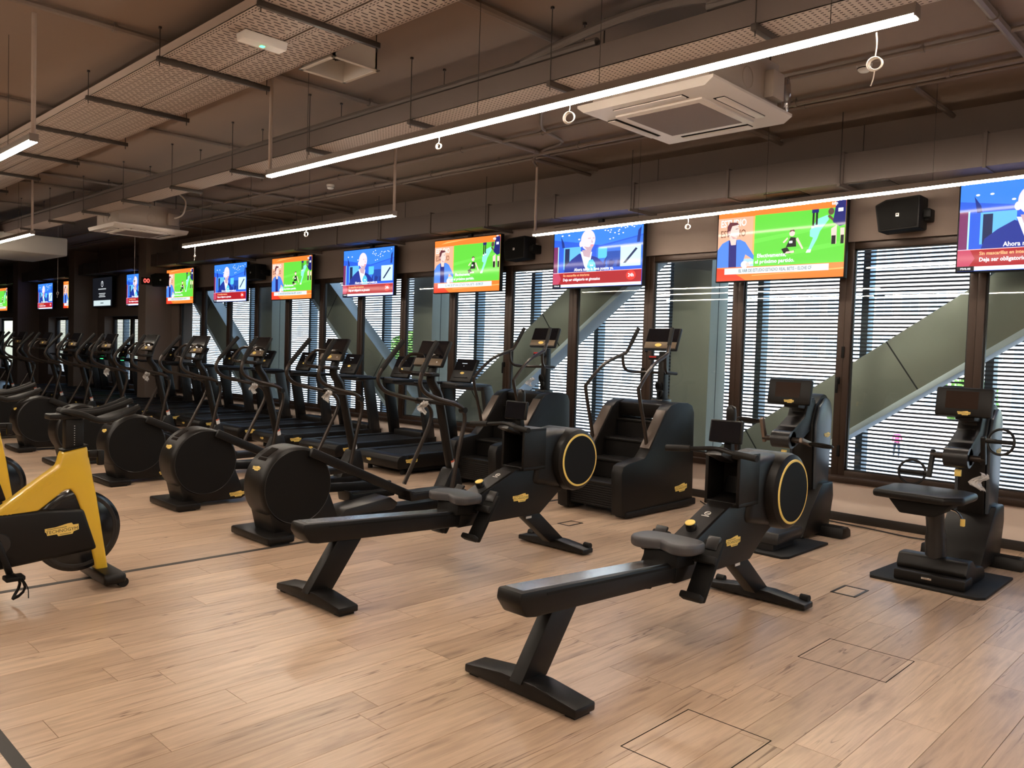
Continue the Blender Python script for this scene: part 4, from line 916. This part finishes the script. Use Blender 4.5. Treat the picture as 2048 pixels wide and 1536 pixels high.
def stair(x, lab):
    y0 = 5.65; t = thing('stair_climber', lab, 'stair climber', (x, y0, 0), group='stair climbers')
    prof = yz(y0, (5.56, .03), (5.535, .40), (5.56, .455), (5.62, .475), (5.86, .505), (5.93, .57), (6.18, .91), (6.24, .955), (6.36, .978), (6.52, .972), (6.60, .945), (6.635, .88), (6.66, .10), (6.66, .03))
    for s in (-1, 1):
        sh = G().prism(prof, s * .36, s * .245, 'x', .009, seg=2).obj('side_shell', BLK, t)
        G().prism(yz(y0, (5.935, .580), (6.175, .906), (6.168, .912), (5.928, .586)), s * .352, s * .253, 'x', .002).obj('ramp_sheen', mat('painted_led_sheen', (.12, .095, .08), .36, .5), sh)  # lighter strip paints the LED reflection onto the black ramp
        G().prism(yz(y0, (5.60, .012), (6.70, .012), (6.70, .075), (5.60, .06)), s * .375, s * .25, 'x', .012).obj('skid', RUB, t)
    G().prism(yz(y0, (6.30, .82), (6.64, .80), (6.62, .94), (6.52, .97), (6.36, .975), (6.28, .95)), -.25, .25, 'x', .012).obj('hood', BLK, t)
    for k, (ya, z) in enumerate(((5.60, .29), (5.83, .46), (6.06, .63), (6.24, .80))):
        G().box(-.245, .245, ya - y0, ya + .24 - y0, z - .025, z, .006).box(-.243, .243, ya + .03 - y0, ya + .05 - y0, z - .17, z - .02).obj('step', BLK, t)
    kp = G().box(-.245, .245, 5.60 - y0, 5.62 - y0, .07, .265).obj('kick_panel', BLK2, t); g = G()
    for k in range(9): g.box(-.235, .235, 5.592 - y0, 5.60 - y0, .08 + k * .02, .09 + k * .02, .003)
    g.obj('kick_rib', BLK, kp)
    G().prism(yz(y0, (6.58, .90), (6.68, .90), (6.67, 1.44), (6.60, 1.44)), -.038, .038, 'x', .01).obj('mast', BLK, t)
    G().box(-.07, .07, 6.54 - y0, 6.69 - y0, .935, .985, .01).obj('mast_base', SATIN, t)
    for s in (-1, 1):
        P = [(s * .30, 5.99 - y0, .50), (s * .30, 5.93 - y0, .74), (s * .295, 5.83 - y0, 1.06), (s * .29, 5.85 - y0, 1.13), (s * .27, 6.06 - y0, 1.305), (s * .24, 6.30 - y0, 1.40), (s * .225, 6.36 - y0, 1.445), (s * .19, 6.47 - y0, 1.655)]
        h = G().tube(sm(P, 4), .0165, 10).obj('handrail', TUBE, t); G().tube([P[-1], Vector(P[-1]).lerp(Vector(P[-2]), .75)], .0195, 10).obj('grip', RUB, h)
        G().tube(sm([(s * .24, 6.30 - y0, 1.40), (s * .235, 6.31 - y0, 1.30), (s * .22, 6.36 - y0, 1.245), (s * .18, 6.50 - y0, 1.235), (s * .04, 6.62 - y0, 1.235)], 4), .0145, 8).obj('inner_rail', TUBE, t)
        G().tube(sm([(s * .22, 6.36 - y0, 1.245), (s * .22, 6.52 - y0, 1.235)], 3), .0155, 8).obj('rail_end', SATIN, t)
    m = Matrix.Translation((0, 6.60 - y0, 1.555)) @ Matrix.Rotation(R(-22), 4, 'X')
    cn = G().box(-.185, .185, -.012, .026, -.115, .115, .012, M=m).obj('console', BLK, t)
    G().box(-.172, .172, -.0145, -.0122, -.03, .105, M=m).obj('console_screen', SCR, cn); G().box(-.176, .176, -.0165, -.0122, -.098, -.034, .002, M=m).obj('console_panel', MATS['bronze_panel'], cn)
    logo(cn, m @ Vector((-.02, -.0167, -.066)), .075, (1, 0, 0), m.to_3x3() @ Vector((0, 0, 1)), OVAL)
    G().box(-.12, .03, 6.55 - y0, 6.585 - y0, 1.355, 1.395, .006).obj('sensor_bar', BLK, t); G().box(-.11, -.03, 6.547 - y0, 6.55 - y0, 1.378, 1.392).obj('stop_button', REDL, t)
    g = G(); g.ring((.0, 6.565 - y0, 1.10), .045, .012, (.2, 1, .3), 16, 6, sx=.7); g.ring((.02, 6.56 - y0, 1.03), .04, .011, (.5, 1, -.2), 16, 6, sx=.8); g.obj('cable_bundle', BLK2, t)
    logo(t, Vector((.3605, 6.45 - y0, .19)), .20, (0, 1, .06), (0, -.06, 1))
    return t
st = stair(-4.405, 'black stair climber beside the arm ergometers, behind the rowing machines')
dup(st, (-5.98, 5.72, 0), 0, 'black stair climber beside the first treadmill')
bag(-6.02, 6.58 + .07 - .15, 1.08, 'crumpled clear plastic bag on the mast of the stair climber beside the treadmill', .8)

def ergometer(x, lab, seat, flatwheels):
    y0 = 5.45; t = thing('arm_ergometer', lab, 'arm ergometer', (x, y0, 0), group=None)
    G().prism([(-.33, 5.42 - y0), (.30, 5.40 - y0), (.335, 5.45 - y0), (.33, 6.12 - y0), (-.33, 6.12 - y0), (-.36, 5.5 - y0)], .0, .018, 'z', .004).obj('floor_plate', RUB, t)
    for s in (-1, 1):
        ft = G().prism([(6.38 - y0, 0), (6.56 - y0, 0), (6.55 - y0, .06), (6.50 - y0, .085), (6.40 - y0, .085)], s * .33, s * .06, 'x', .012).obj('stabiliser_foot', BLK, t)
        g = G()
        for k in range(4): g.box(min(s * .30, s * .12), max(s * .30, s * .12), 6.405 + k * .024 - y0, 6.412 + k * .024 - y0, .085, .0875)
        g.obj('tread_rib', RUB, ft)
    lp = G().prism(yz(y0, (6.06, .02), (6.55, .02), (6.62, .30), (6.60, .42), (6.40, .42), (6.20, .22)), -.15, .15, 'x', .015).obj('lower_column', BLK, t); g = G()
    for k in range(8): g.box(-.12, .12, -.003, .001, -.003, .003, M=Matrix.Translation((0, 6.10 + .035 * k - y0, .075 + .038 * k)) @ Matrix.Rotation(R(-42), 4, 'X'))
    g.obj('rib', RUB, lp)
    colp = [(6.34, .36), (6.60, .36), (6.62, .95)] + [(6.50 + .12 * math.cos(a * math.pi / 10), .98 + .15 * math.sin(a * math.pi / 10)) for a in range(0, 8)] + [(6.36, 1.06), (6.30, .90)]
    G().prism(yz(y0, *colp), -.085, .085, 'x', .012).obj('column', BLK, t)
    for s in (-1, 1): G().prism(yz(y0, *[(6.475 + (y - 6.475) * .92, .38 + (z - .38) * .96) for y, z in colp]), s * .086, s * .112, 'x', .010).obj('column_shell', mat('blue_lit_shell', (.075, .088, .108), .30, .4), t)  # bluish colour paints the window light onto the column sides
    G().prism(yz(y0, (6.36, 1.09), (6.42, .90), (6.04, .725), (5.96, .725), (5.92, .80), (5.97, .853), (6.18, .955), (6.245, 1.085)), -.075, .075, 'x', .010).obj('crank_housing', BLK, t)
    G().cyl((-.075, 5.975 - y0, .785), (.075, 5.975 - y0, .785), .068, n=24).obj('crank_hub', SATIN, t)
    G().cyl((-.165, 5.975 - y0, .785), (.165, 5.975 - y0, .785), .022, n=16).obj('crank_axle', TUBE, t)
    ups = ((1, .13, -.03), (-1, -.125, -.05))
    if flatwheels: ups = ((1, -.03, .12), (-1, .13, -.05))
    for s, dz, dy in ups:
        c0 = Vector((s * .155, 5.975 - y0, .785)); c1 = c0 + Vector((0, dy, dz))
        d = (c1 - c0).normalized(); L = (c1 - c0).length; m = Matrix.Translation(c0) @ rot_to(d)
        cr = G().box(-.014, .014, -.02, .02, -.035, L + .025, .006, M=m).obj('crank_arm', BLK if not flatwheels else mat('bronze_crank', (.20, .15, .12), .4, .6), t)
        hub = c1 + Vector((s * .075, -.01, 0))
        G().tube([c1, hub], .016, 10).obj('grip_spindle', BLK, cr)
        G().ring(hub + Vector((s * .03, -.01, 0)), .082, .0085, (0, .25, 1) if flatwheels else (s * -.25, -1, .15), 36, 8).obj('hand_wheel', BLK, cr)
        G().tube([hub + Vector((s * -.045, -.01, 0)), hub + Vector((s * .11, -.01, 0))], .014, 10).obj('wheel_grip', RUB, cr)
    m = Matrix.Translation((0, 6.05 - y0, 1.15)) @ Matrix.Rotation(R(-10), 4, 'X')
    cn = G().box(-.175, .175, -.016, .03, -.098, .10, .016, M=m).obj('console', BLK, t)
    G().box(-.11, .09, -.0185, -.0162, -.045, .072, M=m).obj('console_screen', mat('brown_screen', (.035, .022, .018), .08), cn)
    logo(cn, m @ Vector((.01, -.0167, -.075)), .08, (1, 0, 0), m.to_3x3() @ Vector((0, 0, 1)))
    G().prism(yz(y0, (6.08, 1.03), (6.32, 1.00), (6.38, 1.10), (6.10, 1.11)), -.06, .06, 'x', .008).obj('console_neck', BLK, t)
    m2 = Matrix.Translation((0, 6.2105 - y0, 1.02)) @ Matrix.Rotation(R(-26.6), 4, 'X')
    G().box(-.05, .05, -.004, -.002, -.035, .035, M=m2).obj('instruction_label', ALU, t); G().box(-.05, .05, -.0045, -.003, .018, .034, M=m2).obj('instruction_label', ORL, t)
    G().box(-.02, .02, 5.99 - y0, 6.01 - y0, .655, .70, .003).obj('yellow_tag', LOGY, t)
    logo(t, Vector((.1125, 6.52 - y0, .80)), .11, (0, 1, 0), (0, 0, 1))
    if seat:
        G().box(-.20, .22, 5.46 - y0, 5.62 - y0, .018, .085, .010).prism(yz(y0, (5.60, .018), (5.95, .018), (5.92, .10), (5.74, .125), (5.66, .18), (5.56, .18), (5.52, .10)), -.21, .21, 'x', .018).obj('seat_base', BLK, t)
        G().box(-.03, .03, 5.452 - y0, 5.462 - y0, .05, .065, .002).obj('latch', ALU, t)
        G().tube(sm([(0, 5.62 - y0, .14), (0, 5.60 - y0, .30), (0, 5.56 - y0, .45), (0, 5.50 - y0, .55)], 4), [.062] * 5 + [.054] * 5 + [.06] * 2 + [.065], 16).obj('seat_post', SATIN, t)
        G().prism([(-.25, 5.16 - y0), (.16, 5.14 - y0), (.25, 5.24 - y0), (.25, 5.52 - y0), (.17, 5.58 - y0), (-.17, 5.58 - y0), (-.25, 5.52 - y0)], .575, .625, 'z', .02, seg=3).obj('seat_pad', BLK, t)
        G().prism([(-.17, .575), (.19, .575), (.10, .49), (-.10, .49)], 5.2 - y0, 5.52 - y0, 'y', .012).obj('seat_pan', BLK2, t)
        G().tube(sm([(.08, 5.44 - y0, .52), (.16, 5.42 - y0, .51), (.20, 5.40 - y0, .47)], 4), .006, 6).obj('seat_lever', ALU, t); G().box(.19, .215, 5.39 - y0, 5.41 - y0, .43, .475, .004).obj('lever_tag', LOGY, t)
    else:
        G().prism(yz(y0, (5.50, .06), (5.90, .06), (5.95, .12), (5.90, .155), (5.52, .150)), -.20, .22, 'x', .018).box(-.16, .18, 5.52 - y0, 5.85 - y0, .018, .07).obj('step_platform', SATIN, t)
        G().box(-.02, .02, 5.497 - y0, 5.503 - y0, .075, .09).obj('release_tab', REDL, t)
    return t
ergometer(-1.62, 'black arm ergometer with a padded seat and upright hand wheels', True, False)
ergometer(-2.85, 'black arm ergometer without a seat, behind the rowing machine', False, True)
bag(-1.47, 5.93, .66, 'crumpled clear plastic bag hanging from the crank of the arm ergometer', .9)

def bike(x, lab):
    y0 = 1.2; t = thing('spin_bike', lab, 'exercise bike', (x, y0, 0), group='yellow spin bikes')
    G().prism([(-.2, .02), (.2, .02), (.215, .05), (.2, .085), (-.2, .085), (-.215, .05)], 1.655 - y0, 1.775 - y0, 'y', .018, seg=3).obj('front_foot', BLK, t)
    for s in (-1, 1): G().cyl((s * .15, 1.76 - y0, .028), (s * .2, 1.76 - y0, .028), .028, n=16).obj('transport_wheel', RUB, t)
    G().prism([(-.24, 0), (.24, 0), (.24, .06), (-.24, .06)], .52 - y0, .64 - y0, 'y', .014).obj('rear_foot', BLK, t)
    frame = yz(y0, (1.49, .765), (1.615, .79), (1.648, .60), (1.668, .50), (1.735, .07), (1.672, .07), (1.60, .40), (1.560, .515), (1.535, .555), (1.505, .555), (1.37, .452), (1.13, .432), (1.30, .565), (1.47, .69))
    fr = G().prism(frame, -.042, .042, 'x', .012, seg=3).obj('frame', YEL, t)
    ang = math.atan2(.69 - .46, 1.47 - 1.17); me = text_mesh('TECHNOGYM', .040, YEL, ext=.0008, sx=1.6)
    xd = Vector((0, math.cos(ang), math.sin(ang))); yd = Vector((0, -math.sin(ang), math.cos(ang)))
    logo(fr, Vector((.0425, 1.345 - y0, .545)), 1., xd, yd, me)
    G().lathe([(-.028, .215), (-.022, .228), (.022, .228), (.028, .215)], (0, 1.575 - y0, .315), 'x', 56).obj('flywheel', GLB, t)
    G().lathe([(.026, .185), (.031, .190), (.031, .205), (.026, .21)], (0, 1.575 - y0, .315), 'x', 48).obj('flywheel_rim', SATIN, t)
    G().prism(yz(y0, (.86, .455), (1.40, .456), (1.60, .44), (1.675, .20), (1.50, .185), (1.20, .16), (.92, .15), (.82, .30)), -.05, .05, 'x', .02, seg=3).obj('chain_guard', BLK, t)
    logo(t, Vector((.0505, 1.485 - y0, .335)), .17, (0, 1, .06), (0, -.06, 1))
    G().lathe([(.05, .062), (.062, .058), (.064, .03)], (0, 1.175 - y0, .30), 'x', 28).obj('crank_hub', SATIN, t)
    for s, dy, dz in ((1, .055, -.165), (-1, -.055, .165)):
        c0 = Vector((s * .075, 1.175 - y0, .30)); c1 = c0 + Vector((0, dy, dz)); m = Matrix.Translation(c0) @ rot_to(c1 - c0)
        cr = G().box(-.010, .010, -.017, .017, -.02, .19, .006, M=m).obj('crank_arm', BLK, t)
        p = c1 + Vector((s * .065, 0, 0)); G().box(p.x - .04, p.x + .04, p.y - .045, p.y + .045, p.z - .012, p.z + .012, .006).obj('pedal', BLK2, cr)
        G().tube([p + Vector(((.045) * math.cos(a * .45), .02 + .02 * math.cos(a * .9), -.045 + .06 * math.sin(a * .45))) for a in range(14)], .015, 6, closed=True, flat=.4).obj('toe_cage', BLK2, cr)
        G().tube(sm([p + Vector((.04, .03, 0)), p + Vector((.055, .05, -.05)), p + Vector((.05, .055, -.105))], 4), .006, 6, flat=.4).obj('strap', BLK2, cr)
    G().box(-.030, .030, 1.505 - y0, 1.60 - y0, .74, .955, .008).obj('handlebar_post', BLK, t)
    g = G()
    for k in range(9): g.box(.0302, .0310, 1.548 - y0, 1.553 - y0, .80 + k * .013, .803 + k * .013)
    g.obj('post_scale', PAPER, t)
    G().prism(yz(y0, (1.49, .765), (1.62, .79), (1.62, .80), (1.49, .776)), -.045, .045, 'x', .003).obj('head_collar', BLK2, t)
    G().box(-.05, .05, 1.42 - y0, 1.60 - y0, .945, .975, .006).obj('handlebar_slider', BLK, t)
    kn = G().box(.02, .05, 1.62 - y0, 1.69 - y0, .725, .765, .005).box(.03, .06, 1.665 - y0, 1.70 - y0, .68, .765, .006).obj('adjust_lever', BLK, t)
    for s in (-1, 1):
        hb = G().tube(sm([(0, 1.50 - y0, .985), (s * .06, 1.50 - y0, .99), (s * .13, 1.56 - y0, .975), (s * .155, 1.63 - y0, .945), (s * .14, 1.70 - y0, .945), (s * .11, 1.77 - y0, .965), (s * .10, 1.87 - y0, 1.01)], 4), .0165, 10).obj('handlebar', RUB, t)
        G().tube(sm([(s * .05, 1.53 - y0, .975), (s * .05, 1.68 - y0, .985), (s * .05, 1.78 - y0, 1.015), (s * .05, 1.85 - y0, 1.045)], 4), .0155, 10).obj('aero_bar', RUB, t)
    G().prism(yz(y0, (1.66, .915), (1.86, .965), (1.875, .985), (1.86, .995), (1.68, .94)), -.075, .075, 'x', .005).obj('tablet_rest', BLK, t)
    G().prism(yz(y0, (.60, .05), (.68, .05), (.92, .44), (.80, .44)), -.035, .035, 'x', .01).obj('rear_leg', YEL, t)
    G().prism(yz(y0, (.80, .44), (.90, .44), (.86, .86), (.78, .86)), -.028, .028, 'x', .008).obj('seat_post', BLK, t)
    G().prism([(-.09, .60 - y0), (.09, .60 - y0), (.07, .74 - y0), (.025, .88 - y0), (-.025, .88 - y0), (-.07, .74 - y0)], .87, .93, 'z', .02, seg=3).obj('saddle', BLK, t)
    return t
bk = bike(-4.90, 'yellow and black spin bike standing on the black tape line')
dup(bk, (-6.70, 1.2, 0), 0, 'yellow and black spin bike beyond the one on the tape line')
dup(bk, (-8.5, 1.2, 0), 0, 'farthest yellow and black spin bike beside the ellipticals')
